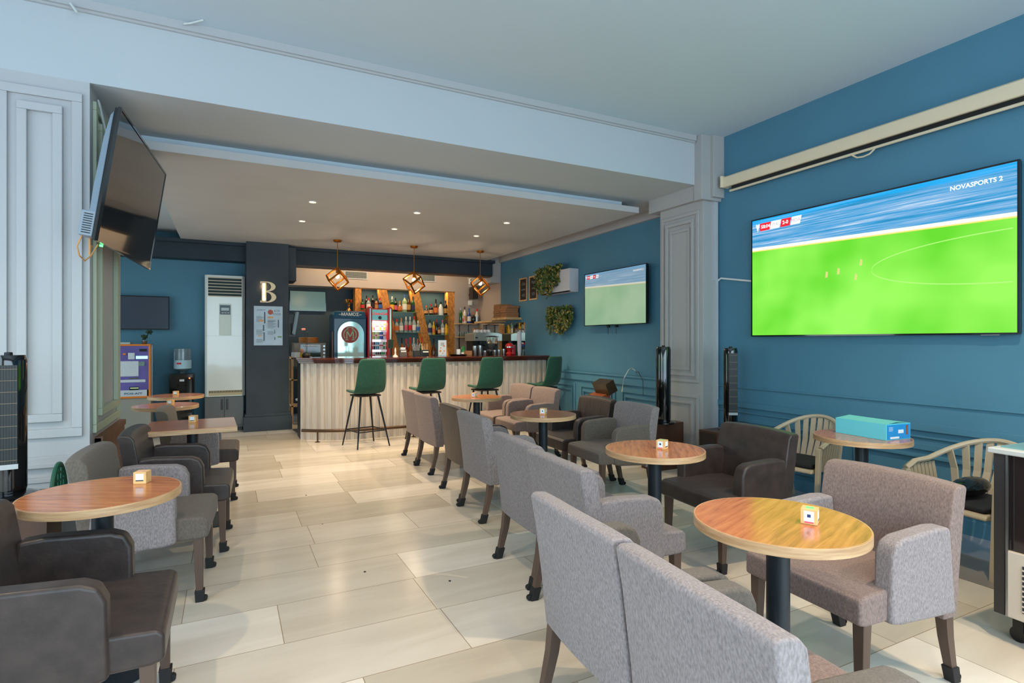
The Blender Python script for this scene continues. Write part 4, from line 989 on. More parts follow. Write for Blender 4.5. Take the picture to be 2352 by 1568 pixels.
for (q0, q1, w_) in ((793,842,'left'),(960,998,'right')):
    a = onY(q0,617,10.9); c = onY(q1,640,10.9) if q0 < 900 else onY(q1,646,10.9)
    t = thing('air_vent', 'white framed ventilation grille on the bulkhead, the %s one' % w_, 'vent', (0,0,0), 0, 'bulkhead grilles')
    MB().frame('y',10.9,-.012,a.x-.02,c.x+.02,c.z-.02,c.z+.14,.02).build('frame', GREYT, t)
    MB().box((a.x,10.893,c.z),(c.x,10.899,c.z+.12)).build('backing', mat('vent shadow black',(30,34,36),.8), t)
    b = MB(); n_ = 16
    for k in range(n_): xx = a.x+(c.x-a.x)*(k+.5)/n_; b.box((xx-.003,10.889,c.z),(xx+.003,10.893,c.z+.12))
    for k in range(7): zz = c.z+.12*(k+.5)/7; b.box((a.x,10.887,zz-.003),(c.x,10.891,zz+.003))
    b.build('grid', mat('vent grid grey',(130,134,132),.5), t)

# ================================================================ LEFT REAR : AC unit, pillar signs, ticket machine, dispenser
Ya = 9.62; a = onY(470,912,Ya); c = onY(556,634,Ya); x0, x1 = a.x, onY(563,634,Ya).x; z0, z1 = a.z, c.z
t = thing('cabinet', 'low dark grey two door cabinet under the white air conditioner', 'cabinet', (0,0,0))
MB().box((x0,Ya+.02,.06),(x1-.02,Ya+.36,z0-.002)).build('body', mat('dark grey laminate',(92,94,96),.4), t)
MB().box((x0+.02,Ya+.05,0),(x1-.04,Ya+.34,.06)).build('plinth', BLACK, t)
xm = (x0+x1-.02)/2
for s_, (u0, u1) in ((-1,(x0+.004,xm-.003)),(1,(xm+.003,x1-.024))):
    d = MB().box((u0,Ya+.002,.10),(u1,Ya+.02,z0-.01)).build('door', mat('dark grey laminate',(92,94,96)), t, bevel=.002)
    MB().box((xm+s_*.035-.012,Ya-.012,z0-.20),(xm+s_*.035+.012,Ya+.002,z0-.04)).build('handle', mat('black handle',(36,38,42),.3), d, bevel=.003)
t = thing('air_conditioner', 'tall white floor standing air conditioner between wall and dark pillar', 'air conditioner', (0,0,0))
MB().prism([(x0,Ya+.30),(x0,Ya+.04),(x0+.03,Ya),(x1-.04,Ya),(x1,Ya+.04),(x1,Ya+.30)],'z',z0,z1).build('housing', ACW, t, bevel=.006)
ga, gb = onY(478,679,Ya), onY(555,640,Ya)
MB().box((ga.x,Ya-.004,ga.z),(gb.x,Ya-.001,gb.z)).build('outlet_recess', mat('dark teal recess',(22,48,52),.6), t)
b = MB()
for k in range(7): zz = ga.z+(gb.z-ga.z)*k/6; b.box((ga.x,Ya-.018,zz-.007),(gb.x,Ya-.004,zz+.005))
b.build('louvre', mat('cream louvre',(196,184,160),.4), t)
pa, pb_ = onY(503,770,Ya), onY(531,698,Ya)
MB().box((pa.x,Ya-.006,pa.z),(pb_.x,Ya-.0005,pb_.z)).build('control_cover', mat('pale cover',(206,214,204),.3), t, bevel=.002)
pa, pb_ = onY(505,722,Ya), onY(529,701,Ya)
MB().box((pa.x,Ya-.010,pa.z),(pb_.x,Ya-.006,pb_.z)).build('control_panel', mat('slate control panel',(54,72,80),.3), t)
pa, pb_ = onY(508,713,Ya), onY(526,707,Ya)
MB().box((pa.x,Ya-.012,pa.z),(pb_.x,Ya-.010,pb_.z)).build('display', mat('grey display',(176,190,192),.3), t)
b = MB(); 
for q_ in (509,515.5,522): p = onY(q_,718,Ya); b.box((p.x,Ya-.0125,p.z-.008),(p.x+.028,Ya-.010,p.z+.004))
b.build('button', mat('grey button',(190,196,196),.4), t)
pa, pb_ = onY(479,909,Ya), onY(556,895,Ya)
MB().box((pa.x,Ya-.004,pa.z),(pb_.x,Ya-.001,pb_.z)).build('intake_recess', mat('beige recess',(186,170,136),.5), t)
b = MB()
for k in range(22): xx = pa.x+(pb_.x-pa.x)*(k+.3)/22; b.box((xx,Ya-.006,pb_.z-.032),(xx+.012,Ya-.004,pb_.z))
b.build('intake_slot', mat('brown slot',(84,70,48),.6), t)
MB().box((x0,Ya-.001,onY(500,771,Ya).z-.001),(x1,Ya-.0002,onY(500,771,Ya).z+.001)).build('seam', mat('grey seam',(150,152,148),.6), t)
# letter B sign
Yp_ = 9.45
SGN = mat('cream painted metal', (206,192,160), .4, emit=((206,180,140), .12))
p = onY(615,671,Yp_); hB = 48*mpp(615,Yp_); t = thing('letter_sign', 'illuminated cream letter B sign with vertical lettering on the dark pillar', 'sign', (p.x,Yp_-.03,p.z))
b = MB(); h2 = hB/2; w_ = hB*.80
b.box((-w_*.42,-.012,-h2),(-w_*.10,.012,-h2+.03)).box((-w_*.42,-.012,h2-.03),(-w_*.10,.012,h2)).box((-w_*.34,-.012,-h2),(-w_*.30,.012,h2)).box((-w_*.13,-.012,-h2),(-w_*.08,.012,h2))
def bowl(b, cz, ro, ri, sx2, y0, y1, wi):
    n = 16; o_ = [(-w_*.08+sx2*math.sin(PI*k/n), cz+ro*math.cos(PI*k/n)) for k in range(n+1)]; i_ = [(-w_*.08+(sx2-wi)*math.sin(PI*k/n), cz+ri*math.cos(PI*k/n)) for k in range(n+1)]
    m_ = n+1; V_ = [(x,y0,z) for x,z in o_]+[(x,y0,z) for x,z in i_]+[(x,y1,z) for x,z in o_]+[(x,y1,z) for x,z in i_]; F_ = []
    for k in range(n): F_ += [(k,k+1,m_+k+1,m_+k),(2*m_+k,3*m_+k,3*m_+k+1,2*m_+k+1),(k,2*m_+k,2*m_+k+1,k+1),(m_+k,m_+k+1,3*m_+k+1,3*m_+k)]
    b._add(V_, F_)
bowl(b, h2*.53, h2*.47, h2*.39, w_*.50, -.012, .012, w_*.24); bowl(b, -h2*.47, h2*.53, h2*.44, w_*.54, -.012, .012, w_*.26)
b.build('letter', SGN, t)
LIT = mat('lit lettering', (255,236,190), .5, emit=((255,226,170), 7))
MB().box((-w_*.30,-.004,-h2+.012),(-w_*.13,.004,h2-.012)).build('light_channel', mat('warm lit channel',(240,200,140),.5,emit=((255,190,110),1.2)), t)
b = MB()
for k in range(8):
    zc = h2*.86-k*h2*.246; b.lathe([(.010,0),(.020,0),(.020,.004),(.010,.004)] if k in (0,3,6) else [(1e-6,0),(.015,0),(.013,.004),(1e-6,.0041)],(-w_*.215,-.005,zc),10,RY)
b.build('vertical_lettering', LIT, t)
MB().cyl((-w_*.2,.01,h2*.6),(-w_*.2,.029,h2*.6),.008).cyl((-w_*.2,.01,-h2*.6),(-w_*.2,.029,-h2*.6),.008).build('standoff', BRASS, t)
l = bpy.data.lights.new('sign_glow','POINT'); l.color = (1,.66,.35); l.energy = 1.1; l.shadow_soft_size = .02; o = bpy.data.objects.new('sign_glow', l); COL.objects.link(o); o.parent = t; o.location = (-w_*.22,.018,0.09)
# menu poster
a = onY(583,793,Yp_); c = onY(649,704,Yp_); t = thing('menu_poster', 'acrylic menu poster with food pictures screwed to the dark pillar', 'poster', (a.x,Yp_-.012,a.z)); wv = c.x-a.x; hv = c.z-a.z
MB().box((0,0,0),(wv,.006,hv)).build('panel', mat('pale blue print',(168,188,204),.3,noise=(5,.12)), t)
for (u,v_,w2,h3) in ((.35,.56,.045,.29),(.31,.37,.045,.15),(.33,.12,.04,.21),(.83,.46,.04,.20),(.71,.14,.03,.07),(.71,.30,.02,.1)): MB().box((u*wv,-.0008,v_*hv),((u+w2)*wv,0,(v_+h3)*hv)).build('printed_bar', mat('slate print',(74,88,104),.5), t)
b = MB()
for (u0,v_,n_) in ((.08,.60,7),(.47,.44,9),(.47,.60,3),(.08,.28,6),(.08,.08,4),(.47,.28,4)):
    for k in range(n_): b.box((u0*wv,-.0007,(v_+.022*k)*hv),((u0+.20+.05*((k*7) % 3))*wv,0,(v_+.022*k+.008)*hv))
b.build('printed_lines', mat('grey print',(110,116,124)), t)
b = MB().lathe([(1e-6,0),(.095*wv,0)],(.57*wv,-.0012,.85*hv),20,RY); b.build('pizza_picture', mat('pizza red print',(172,82,66),.5,noise=(80,.3)), t)
b = MB().box((.47*wv,-.0012,.69*hv),(.67*wv,-.0008,.74*hv)).box((.18*wv,-.0012,.60*hv),(.32*wv,-.0008,.66*hv)).box((.14*wv,-.0012,.23*hv),(.28*wv,-.0008,.26*hv)); b.build('food_picture', mat('bread print',(206,160,112),.5,noise=(60,.3)), t)
MB().lathe([(1e-6,0),(.04*wv,0)],(.64*wv,-.0013,.34*hv),14,RY).build('tomato_picture', mat('orange print',(214,96,60),.5), t)
MB().box((.82*wv,-.0012,.20*hv),(.97*wv,-.0008,.235*hv)).build('leaf_picture', mat('green print',(110,150,90),.5), t)
for (u,v_) in ((.05,.97),(.95,.97),(.05,.03),(.95,.03)): MB().lathe([(.007,-.004),(.007,0)],(u*wv,0,v_*hv),10,RY).build('screw', DMETAL, t)
NV = mat('navy print',(60,74,120),.5)
text('poster_lettering', 'BΟX', .042, NV, t, (.80*wv,-.001,.88*hv),(PI/2,0,0),.0002)
text('poster_lettering', 'FOOD', .042, NV, t, (.80*wv,-.001,.80*hv),(PI/2,0,0),.0002)
bpy.data.objects.remove(t.children[-1])
text('poster_heading', 'ELEMENTS', .026, NV, t, (.25*wv,-.001,.90*hv),(PI/2,0,0),.0002)
# rear TV, plants, ticket machine
p = onY(265,757,9.93); t = tv('television', 'switched off flat television on the far left blue wall', .76,.50, mat('satin switched off screen',(58,70,88),.22,coat=.3)); t.scale = (1,1,1); q = onY(389,757,9.93); t.location = (q.x-.76,9.92,q.z)
t.children[0].rotation_euler = (0,0,0); MB().box((.2,.05,.1),(.5,.079,.35)).build('wall_plate', BLACK, t)
MB().tube([(.10,.06,.0),(.10,.06,-.35)],.004).build('cable', BLACK, t)
Yt = 9.35; a = onY(262,916,Yt); c = onY(346,790,Yt); x0, x1 = a.x-.12, c.x; z0, z1 = a.z, c.z
t = thing('ticket_machine', 'purple betting ticket machine with orange rim on the far left', 'ticket machine', (0,0,0))
ORR = mat('orange lacquer', (222,124,30), .4)
MB().frame('y',Yt,.30,x0,x1,z0,z1,.025).build('rim', ORR, t, bevel=.004)
def purple():
    m = mat('purple printed panel', (104,92,168), .35, noise=(2.2,.35)); return m
zl = onY(300,896,Yt).z
MB().box((x0+.025,Yt+.01,zl),(x1-.025,Yt+.29,z1-.025)).build('front_panel', purple(), t)
MB().box((x0+.025,Yt+.008,z0+.025),(x1-.045,Yt+.29,zl)).build('lower_panel', mat('pale grey panel',(196,204,214),.4), t)
text('maker_lettering', 'POS∙AIT', .052, mat('slate lettering',(80,88,120),.5), t, (onY(306,904,Yt).x,Yt+.006,onY(306,904,Yt).z),(PI/2,0,0),.001,sxy=(1.15,.7),bold=.001)
def patch(nm, px0, py0, px1, py1, m, th=.004):
    a_ = onY(px0,py1,Yt); c2 = onY(px1,py0,Yt); MB().box((a_.x,Yt+.009-th,a_.z),(c2.x,Yt+.010,c2.z)).build(nm, m, t)
PW2 = mat('printed white sheet',(200,206,214),.5,noise=(40,.10,(1,1,3)))
patch('price_list',262,829,318,865,PW2); patch('notice',294,810,309,825,PW2); patch('notice_strip',262,871,334,879,PW2)
patch('screen',312,817,339,824,mat('lit pale cyan display',(150,220,240),.4,emit=((150,225,250),1.3))); patch('bill_slot',320,801,337,807,BLACK,.006)
patch('coin_slot',297,888,318,896,BLACK,.006); patch('slot_light',299,890,318,892,mat('pale green slot light',(200,220,160),.4,emit=((200,220,160),.6)),.008)
patch('ticket_slot',297,867,318,870,mat('olive slot',(90,92,60),.5)); patch('keypad',318,830,332,840,mat('keypad grey green',(110,136,130),.5,noise=(160,.5)),.006); patch('lamp_button',282,811,289,815,ORR,.008)
MB().box((x0,Yt+.30,z0+.02),(x1-.02,Yt+.34,z1-.02)).build('rear_cover', DBLUE, t)
MB().box((x1+.002,Yt+.04,z0-.05),(x1+.022,Yt+.08,z1-.01)).build('side_strip', mat('light metal strip',(150,160,170),.3,.6), t)
tag(MB().box((x0,Yt+.02,0),(x1+.0,Yt+.34,z0-.002)).build('machine_plinth', mat('grey plaster plinth',(150,148,140),.7)),'grey block under the purple ticket machine','plinth')
tag(MB().box((x0,Yt+.02,z1),(x0+.30,Yt+.26,z1+.025)).build('magazine', mat('pale magazine',(170,190,190),.5)),'pale magazine lying on the purple ticket machine','magazine')
t = thing('potted_plant', 'small dark green bonsai like plant on the ticket machine', 'potted plant', (onY(335,789,Yt+.12).x-.02,Yt+.15,z1+.001))
MB().lathe([(.025,0),(.03,.005),(.035,.05),(.03,.05)],seg=14).build('pot', STEEL, t, smooth=True)
MB().tube([(0,0,.04),(.01,0,.09),(.05,0,.15)],.005).build('trunk', mat('dark stem',(24,36,26)), t)
b = MB(); rr = random.Random(2)
for k in range(60):
    c0 = Vector((0,0,.10)) if k % 2 else Vector((.06,0,.17)); v = Vector((rr.gauss(0,1),rr.gauss(0,1),rr.gauss(0,.6))).normalized()*.04; b.sphere(c0+v*rr.uniform(.4,1),.011,6)
b.build('foliage', mat('dark green foliage',(44,62,34),.7,noise=(30,.4)), t)
# water dispenser
Yd = 9.55; a = onY(388,905,Yd); c = onY(447,857,Yd); zd = c.z
t = thing('water_dispenser', 'glossy black water dispenser holding an upturned clear bottle', 'water dispenser', ((a.x+c.x)/2,Yd+.15,0)); hw = (c.x-a.x)/2
MB().box((-hw,-.15,zd-.30),(hw,.15,zd)).box((-hw+.02,-.13,0),(hw-.02,.15,zd-.30)).build('body', GLOSSB, t, bevel=.015, seg=3)
MB().box((-.03,-.154,zd-.115),(.03,-.151,zd-.085)).build('badge', mat('white badge',(200,204,206),.4), t)
MB().lathe([(1e-6,0),(.010,0)],(hw*.6,-.1525,zd-.07),12,RY).build('indicator_light', mat('red indicator',(255,80,40),.4,emit=((255,90,40),4)), t)
MB().cyl((-.05,-.15,zd-.16),(-.05,-.19,zd-.17),.012).cyl((.05,-.15,zd-.16),(.05,-.19,zd-.17),.012).build('tap', DMETAL, t, smooth=True)
bt = thing('water_bottle', 'big clear water bottle with pale blue label upside down on the dispenser', 'bottle', ((a.x+c.x)/2,Yd+.15,zd-.006))
rb = 18*mpp(418,Yd); hb = onY(418,800,Yd).z-zd
pr = [(.03,0),(.035,.02),(rb,.07)]+[(rb*(1-.05*(k % 2)), .07+(hb-.07)*k/12) for k in range(1,12)]+[(rb*.96,hb),(1e-6,hb)]
MB().lathe(pr,seg=28).build('shell', mat('pale water bottle',(190,208,216),.08,trans=.75), bt, smooth=True)
MB().lathe([(rb*1.01,.075),(rb*1.01,.075+hb*.34)],seg=28).build('label_band', mat('pale blue label',(170,210,228),.5), bt, smooth=True)
MB().box((-.07,-rb*1.02,.14),(-.01,-rb*.93,.165)).build('red_mark', RED, bt)

# ================================================================ TELEVISIONS
def pitch(name, w, h, es, g0=(96,208,36), g1=(146,236,84), glare_wash=0.):
    """a football broadcast: blue crowd, yellow/white boards, green field. Object coords: x 0..w, z 0..h"""
    m = bpy.data.materials.new(name); m.use_nodes = True; N = m.node_tree.nodes; L = m.node_tree.links; b = N['Principled BSDF']
    t = N.new('ShaderNodeTexCoord'); s = N.new('ShaderNodeSeparateXYZ'); L.new(t.outputs['Object'], s.inputs[0])
    def M(op, a, b_=None, c_=None):
        n = N.new('ShaderNodeMath'); n.operation = op
        for i, v in enumerate((a, b_, c_)):
            if v is None: continue
            if isinstance(v, (int, float)): n.inputs[i].default_value = v
            else: L.new(v, n.inputs[i])
        return n.outputs[0]
    u = M('DIVIDE', s.outputs[0], w); v = M('DIVIDE', s.outputs[2], h)
    vv = M('SUBTRACT', v, M('MULTIPLY', u, -.055)) # horizon tilt
    mp = N.new('ShaderNodeMapping'); mp.inputs['Scale'].default_value = (.9/w, 1, 30/h); mp.inputs['Rotation'].default_value = (0, math.radians(1.5), 0); L.new(t.outputs['Object'], mp.inputs[0])
    n1 = N.new('ShaderNodeTexNoise'); n1.inputs['Scale'].default_value = 2.0; n1.inputs['Detail'].default_value = 9; n1.inputs['Roughness'].default_value = .7; L.new(mp.outputs[0], n1.inputs['Vector'])
    r1 = N.new('ShaderNodeValToRGB'); L.new(n1.outputs[0], r1.inputs[0]); e = r1.color_ramp
    e.elements[0].position = .32; e.elements[0].color = (*lin((10,110,150)),1); e.elements[1].position = .66; e.elements[1].color = (*lin((225,235,245)),1)
    x = e.elements.new(.45); x.color = (*lin((50,150,205)),1); x = e.elements.new(.56); x.color = (*lin((130,175,215)),1)
    # upper band tinted clear blue
    mb_ = N.new('ShaderNodeMix'); mb_.data_type = 'RGBA'; mb_.inputs[7].default_value = (*lin((0,165,235)),1)
    up = M('MULTIPLY', M('GREATER_THAN', M('ADD', v, M('MULTIPLY', n1.outputs[0], .12)), 1.015), .8); L.new(up, mb_.inputs[0]); L.new(r1.outputs[0], mb_.inputs[6])
    n2 = N.new('ShaderNodeTexNoise'); n2.inputs['Scale'].default_value = 1.6; L.new(t.outputs['Object'], n2.inputs['Vector'])
    r2 = N.new('ShaderNodeValToRGB'); L.new(n2.outputs[0], r2.inputs[0]); r2.color_ramp.elements[0].position = .35; r2.color_ramp.elements[0].color = (*lin(g0),1); r2.color_ramp.elements[1].position = .65; r2.color_ramp.elements[1].color = (*lin(g1),1)
    # boards
    f1 = M('GREATER_THAN', vv, .733); f2 = M('GREATER_THAN', vv, .757); f0 = M('GREATER_THAN', vv, .724)
    m0 = N.new('ShaderNodeMix'); m0.data_type = 'RGBA'; L.new(f0, m0.inputs[0]); L.new(r2.outputs[0], m0.inputs[6]); m0.inputs[7].default_value = (*lin((245,220,120)),1)
    m1 = N.new('ShaderNodeMix'); m1.data_type = 'RGBA'; L.new(f1, m1.inputs[0]); L.new(m0.outputs[2], m1.inputs[6]); m1.inputs[7].default_value = (*lin((252,250,232)),1)
    m2 = N.new('ShaderNodeMix'); m2.data_type = 'RGBA'; L.new(f2, m2.inputs[0]); L.new(m1.outputs[2], m2.inputs[6]); L.new(mb_.outputs[2], m2.inputs[7])
    b.inputs['Base Color'].default_value = (.01,.01,.01,1); b.inputs['Roughness'].default_value = .3; b.inputs['Specular IOR Level'].default_value = .2
    m3 = N.new('ShaderNodeMix'); m3.data_type = 'RGBA'; m3.inputs[0].default_value = glare_wash; m3.inputs[7].default_value = (*lin((200,216,214)),1); L.new(m2.outputs[2], m3.inputs[6])  # pale daylight reflection on the screen, mixed into the picture colour
    L.new(m3.outputs[2], b.inputs['Emission Color']); b.inputs['Emission Strength'].default_value = es
    return m
def score_bug(t, w, h, es, scale=1.):
    RE = mat('scorebar red %.1f' % es, (30,0,0), .5, emit=((235,20,40), es)); WE = mat('scorebar white %.1f' % es, (60,60,60), .5, emit=((246,246,250), es)); GE = mat('scorebar grey %.1f' % es, (30,30,30), .5, emit=((150,150,160), es))
    z0, z1 = h*.892, h*.955; sk = w*.008
    def para(nm, u0, u1, m): MB().prism([(u0*w,z0),(u1*w,z0),(u1*w+sk,z1),(u0*w+(sk if u0 > .06 else 0),z1)],'y',.0015,.0035).build(nm, m, t)
    para('clock_box',.048,.100,RE); para('team_box',.100,.150,WE); para('score_box',.154,.200,RE); para('team_box',.205,.250,WE)
    zc = (z0+z1)/2; R3 = (PI/2,0,0); k = h*.040
    text('clock_digits','58:04',k,WE,t,(.078*w,.0012,zc),R3,.0002,bold=k*.02); text('score_digits','2-0',k,WE,t,(.180*w,.0012,zc),R3,.0002,bold=k*.02)
    text('team_name','ITA',k*.95,GE,t,(.128*w,.0012,zc),R3,.0002); text('team_name','MDA',k*.95,GE,t,(.231*w,.0012,zc),R3,.0002)
    b = MB().prism([(.036*w,z0-.002*h),(.030*w,zc),(.026*w,z1-.01*h),(.030*w,z1),(.036*w,z1-.012*h),(.042*w,z1),(.046*w,z1-.01*h),(.042*w,zc)],'y',.0015,.0035); b.build('heart_logo', WE, t)
    text('channel_logo','NOVASPORTS 2',k*.95,WE,t,(.885*w,.0012,.91*h),R3,.0002,bold=k*.02)
w, h = 2.125, 1.155
BX = onX(1727,773,4.655); t = tv('television', 'huge wall television showing a football match on the blue wall', w, h, pitch('football broadcast large', w, h, .84), .05, .012)
t.location = (4.655, 3.915, 1.425); t.rotation_euler = (0,0,-PI/2)
score_bug(t, w, h, .95)
WL = mat('faint field line', (40,60,30), .5, emit=((176,240,120), .8))
b = MB(); n_ = 40; cxl, czl = 1.02*w, .46*h
P_ = []
for k in range(n_+1):
    a_ = PI/2+PI*k/n_; P_.append((cxl+.47*w*math.cos(a_), czl+.155*h*math.sin(a_)))
P_ = [p_ for p_ in P_ if p_[0] < w-.014]
for k in range(len(P_)-1):
    (xa,za),(xb,zb) = P_[k],P_[k+1]; b._add([(xa,.0035,za),(xb,.0035,zb),(xb,.0035,zb-.007),(xa,.0035,za-.007)],[(0,1,2,3)])
b.build('field_circle', WL, t)
for (u,v_,m_) in ((.37,.44,0),(.42,.455,0),(.49,.40,0),(.51,.50,0)): MB().prism([(u*w-.012,v_*h),(u*w+.010,v_*h),(u*w+.014,v_*h+.045),(u*w-.004,v_*h+.055)],'y',.0025,.0035).build('player_figure', mat('player kit',(60,40,30),.5,emit=((222,224,130),.7)), t)
MB().box((.9*w,.0,-.006),(.95*w,.008,0)).build('brand_mark', STEEL, t)
MB().box((.6,.05,.3),(1.5,.058,.9)).build('wall_plate', BLACK, t)
w, h = 1.345, .745
t = tv('television', 'smaller wall television showing the same football match with painted daylight glare left of the pilaster', w, h, pitch('football broadcast small', w, h, .50, (120,190,110), (170,214,150), .35), .045, .010)
t.location = (4.60,6.765,1.595); t.rotation_euler = (0,0,-PI/2); score_bug(t, w, h, .6)
MB().box((.35,.045,.12),(.95,.114,.6)).build('wall_bracket', BLACK, t)
for u in (.50,.68): MB().cyl((u,.05,-.12),(u,.05,.02),.004).box((u-.02,.04,-.03),(u+.02,.07,.0)).build('bracket_cord', BLACK, t)
# left tilted TV on the jamb
w = 1.45; h = w*.5625; az = math.radians(85.63); tl = math.radians(8.35)
t = tv('television', 'black switched off television tilted down on the white jamb at left', w, h, OFFS, .035, .014)
u = Vector((math.cos(az),math.sin(az),0)); nn = Vector((math.sin(az),-math.cos(az),0)); v = Vector((nn.x*math.sin(tl),nn.y*math.sin(tl),math.cos(tl))); yv = v.cross(u)
t.matrix_world = Matrix(((u.x,yv.x,v.x,-.682),(u.y,yv.y,v.y,4.063),(u.z,yv.z,v.z,1.971),(0,0,0,1)))
GS = mat('blue grey plastic', (120,136,150), .4)
MB().prism([(.035,.03),(.065,.06),(.072,.30),(.065,.62),(.05,.76),(.035,.79)],'x',.004,w-.004).build('rear_shell', GS, t, bevel=.006)
MB().box((.002,.035,.02),(.12,.105,.17)).build('connector_box', mat('ribbed grey plastic',(140,152,164),.5), t, bevel=.006)
b = MB(); 
for k in range(9): b.box((.0,.045,.035+.014*k),(.002,.09,.040+.014*k))
b.build('vent_ribs', DMETAL, t)
MB().box((.55,.07,.25),(.85,.10,.60)).build('wall_bracket', DMETAL, t)
b = MB().tube([(.03,.09,.02),(.02,.10,-.05),(.05,.09,-.10),(.12,.08,-.12),(.18,.07,-.08),(.20,.05,.0)],.0045).tube([(.10,.07,.02),(.12,.06,-.08),(.13,.06,-.02)],.006)
b.build('cable', mat('orange tinted cable',(206,150,96),.5), t, smooth=True)
MB().box((.17,.02,-.012),(.19,.035,0)).build('power_led', mat('green led',(90,230,120),.4,emit=((90,230,120),2)), t)
tag(MB().tube([(-.775,4.62,3.0),(-.76,4.70,2.88),(-.74,4.80,2.75),(-.72,4.85,2.6)],.006).tube([(-.775,4.66,3.0),(-.765,4.75,2.9),(-.75,4.84,2.76),(-.73,4.9,2.62)],.006).build('tv_cables', mat('white cable',(205,210,205),.5), smooth=True),'white cables behind the tilted television on the jamb','cable')

# ================================================================ RIGHT WALL THINGS
t = thing('projector_screen', 'rolled up projector screen in a long cream case above the big television', 'projector screen', (0,0,0))
MB().prism([(XW-.004,2.99),(4.63,2.985),(4.62,3.00),(4.62,3.085),(4.64,3.10),(XW-.004,3.10)],'y',-1.2,4.25).build('case', CREAM, t, bevel=.004)
MB().box((4.60,4.24,2.985),(XW-.003,4.262,3.105)).build('end_cap', mat('ivory plastic',(232,214,180),.4), t, bevel=.003)
MB().box((4.655,-1.2,2.945),(4.66,4.16,2.99)).build('screen_fabric', BLACK, t)
MB().cyl((4.657,-1.22,2.94),(4.657,4.18,2.94),.012,seg=12).build('bottom_bar', CREAM, t, smooth=True)
MB().tube([(4.657,2.90,2.93),(4.657,2.86,2.90),(4.657,2.81,2.893),(4.657,2.76,2.90),(4.657,2.72,2.93)],.007).build('pull_handle', CREAM, t, smooth=True)
tag(MB().tube([(4.70,4.41,2.01),(4.70,4.34,2.05),(4.706,3.93,1.98)],.010,8).build('cable_duct', mat('white trunking',(226,226,224),.5), smooth=True),'white cable trunking running from the pilaster to the big television','cable trunking')
tag(MB().box((4.66,4.375,0.1),(4.70,4.40,2.05)).box((4.64,4.38,2.03),(4.70,4.40,2.9)).build('cable_duct', mat('white trunking grey',(186,188,190),.5)),'vertical grey trunking on the front of the pilaster','cable trunking')
tag(MB().box((4.70,5.06,2.30),(XW-.001,5.45,2.312)).build('cable_duct', BLUE),'thin blue painted trunking behind the small television','cable trunking')
tag(MB().tube([(-.88,4.40,3.50),(-.84,4.38,3.44)],.008).build('wire_hook', mat('white cable',(205,210,205))),'short white wire stub below the cornice at upper left','wire')
p = onZ(430,50,HC); tag(MB().tube([(p.x-.02,p.y-.02,HC-.03),(p.x+.02,p.y-.03,HC-.02),(p.x+.10,p.y-.08,HC-.002)],.006).build('loose_wire', mat('white cable',(205,210,205))),'loose white wire sticking out at the cornice','wire')
# chalk boards
for k, (q0, q1, words, lb) in enumerate(((8.70,8.985,('Club','sandwich','4.50'),'left small framed chalkboard on the blue wall'),(8.335,8.62,('Pizza','special','8.70'),'right small framed chalkboard on the blue wall'))):
    t = thing('chalkboard', lb, 'chalkboard', (XW,q1,2.09), -PI/2, 'small wall chalkboards'); w = q1-q0; h = .415
    MB().frame('y',-.018,.016,0,w,0,h,.024).build('frame', PWOOD, t, bevel=.001)
    MB().box((.02,-.008,.02),(w-.02,-.002,h-.02)).build('board', mat('black slate',(34,26,22),.7), t)
    for j, wd in enumerate(words):
        text('chalk_writing', wd, (.075,.05,.07)[j], mat('chalk',(150,150,150),.9), t, (w/2,-.0095,h*(.74,.50,.25)[j]),(PI/2,0,0),.0003, sxy=(.85,1))
# ivy
def ivy(t, w, drop, rs, n_strand, depth=.10, x0=0., topz=0., yo=0.):
    r_ = random.Random(rs); S_ = MB(); Lv = [MB(), MB(), MB()]
    for i in range(n_strand):
        x = x0+r_.uniform(0, w); L_ = drop*r_.uniform(.45,1.0)*(1-.25*abs((x-x0)/w-.45)); y = yo-r_.uniform(.01, depth); pts = []; z = topz+r_.uniform(-.03,.03)
        n = 14; ph = r_.uniform(0,6)
        for k in range(n+1):
            f = k/n; pts.append(Vector((x+.03*math.sin(ph+f*5), y-.05*math.sin(min(1,f*2)*PI/2)*(1-f*.3), z-L_*f+.05*math.sin(min(1,f*4)*PI)*.6)))
        S_.tube(pts, .0018, 5)
        for k in range(n):
            for q in range(4):
                c = pts[k]+Vector((r_.gauss(0,.016),r_.gauss(0,.014),r_.gauss(0,.012))); a = r_.uniform(0,2*PI); tl_ = r_.uniform(-.9,.9); s = r_.uniform(.018,.034)
                R_ = Matrix.Rotation(a,3,'Y')@Matrix.Rotation(tl_,3,'X')@Matrix.Rotation(r_.uniform(-1,1),3,'Z')
                sh = [(0,0,-1),(.55,0,-.35),(.42,0,.35),(0,.12,.75),(-.42,0,.35),(-.55,0,-.35)]
                Lv[r_.choice((0,0,1,1,2))]._add([c+R_@Vector(p_)*s for p_ in sh]+[c+R_@Vector((0,-.10,0))*s], [(0,1,6),(1,2,6),(2,3,6),(3,4,6),(4,5,6),(5,0,6)])
    S_.build('stems', mat('olive stem',(70,74,36),.7), t)
    for k, m_ in enumerate((mat('olive green leaf',(112,120,48),.6),mat('dark ivy leaf',(56,86,44),.6),mat('bronze leaf',(166,136,72),.6))): Lv[k].build('leaves', m_, t)
t = thing('ivy_planter', 'hanging ivy spilling from a white wall frame beside the chalkboards', 'plant', (XW-.002,7.95,2.12), -PI/2)
MB().box((.0,-.16,0),(.86,-.0,.02)).box((.0,-.16,0),(.86,-.145,.35)).box((.0,-.145,.02),(.015,0,.35)).box((.845,-.145,.02),(.86,0,.35)).build('white_frame', mat('white board',(200,200,204),.5), t, bevel=.002)
ivy(t, .56, .46, 4, 46, .13, 0., .40, -.11)
t = thing('hanging_ivy', 'bunch of hanging ivy lower on the blue wall', 'plant', (XW-.005,7.80,1.85), -PI/2)
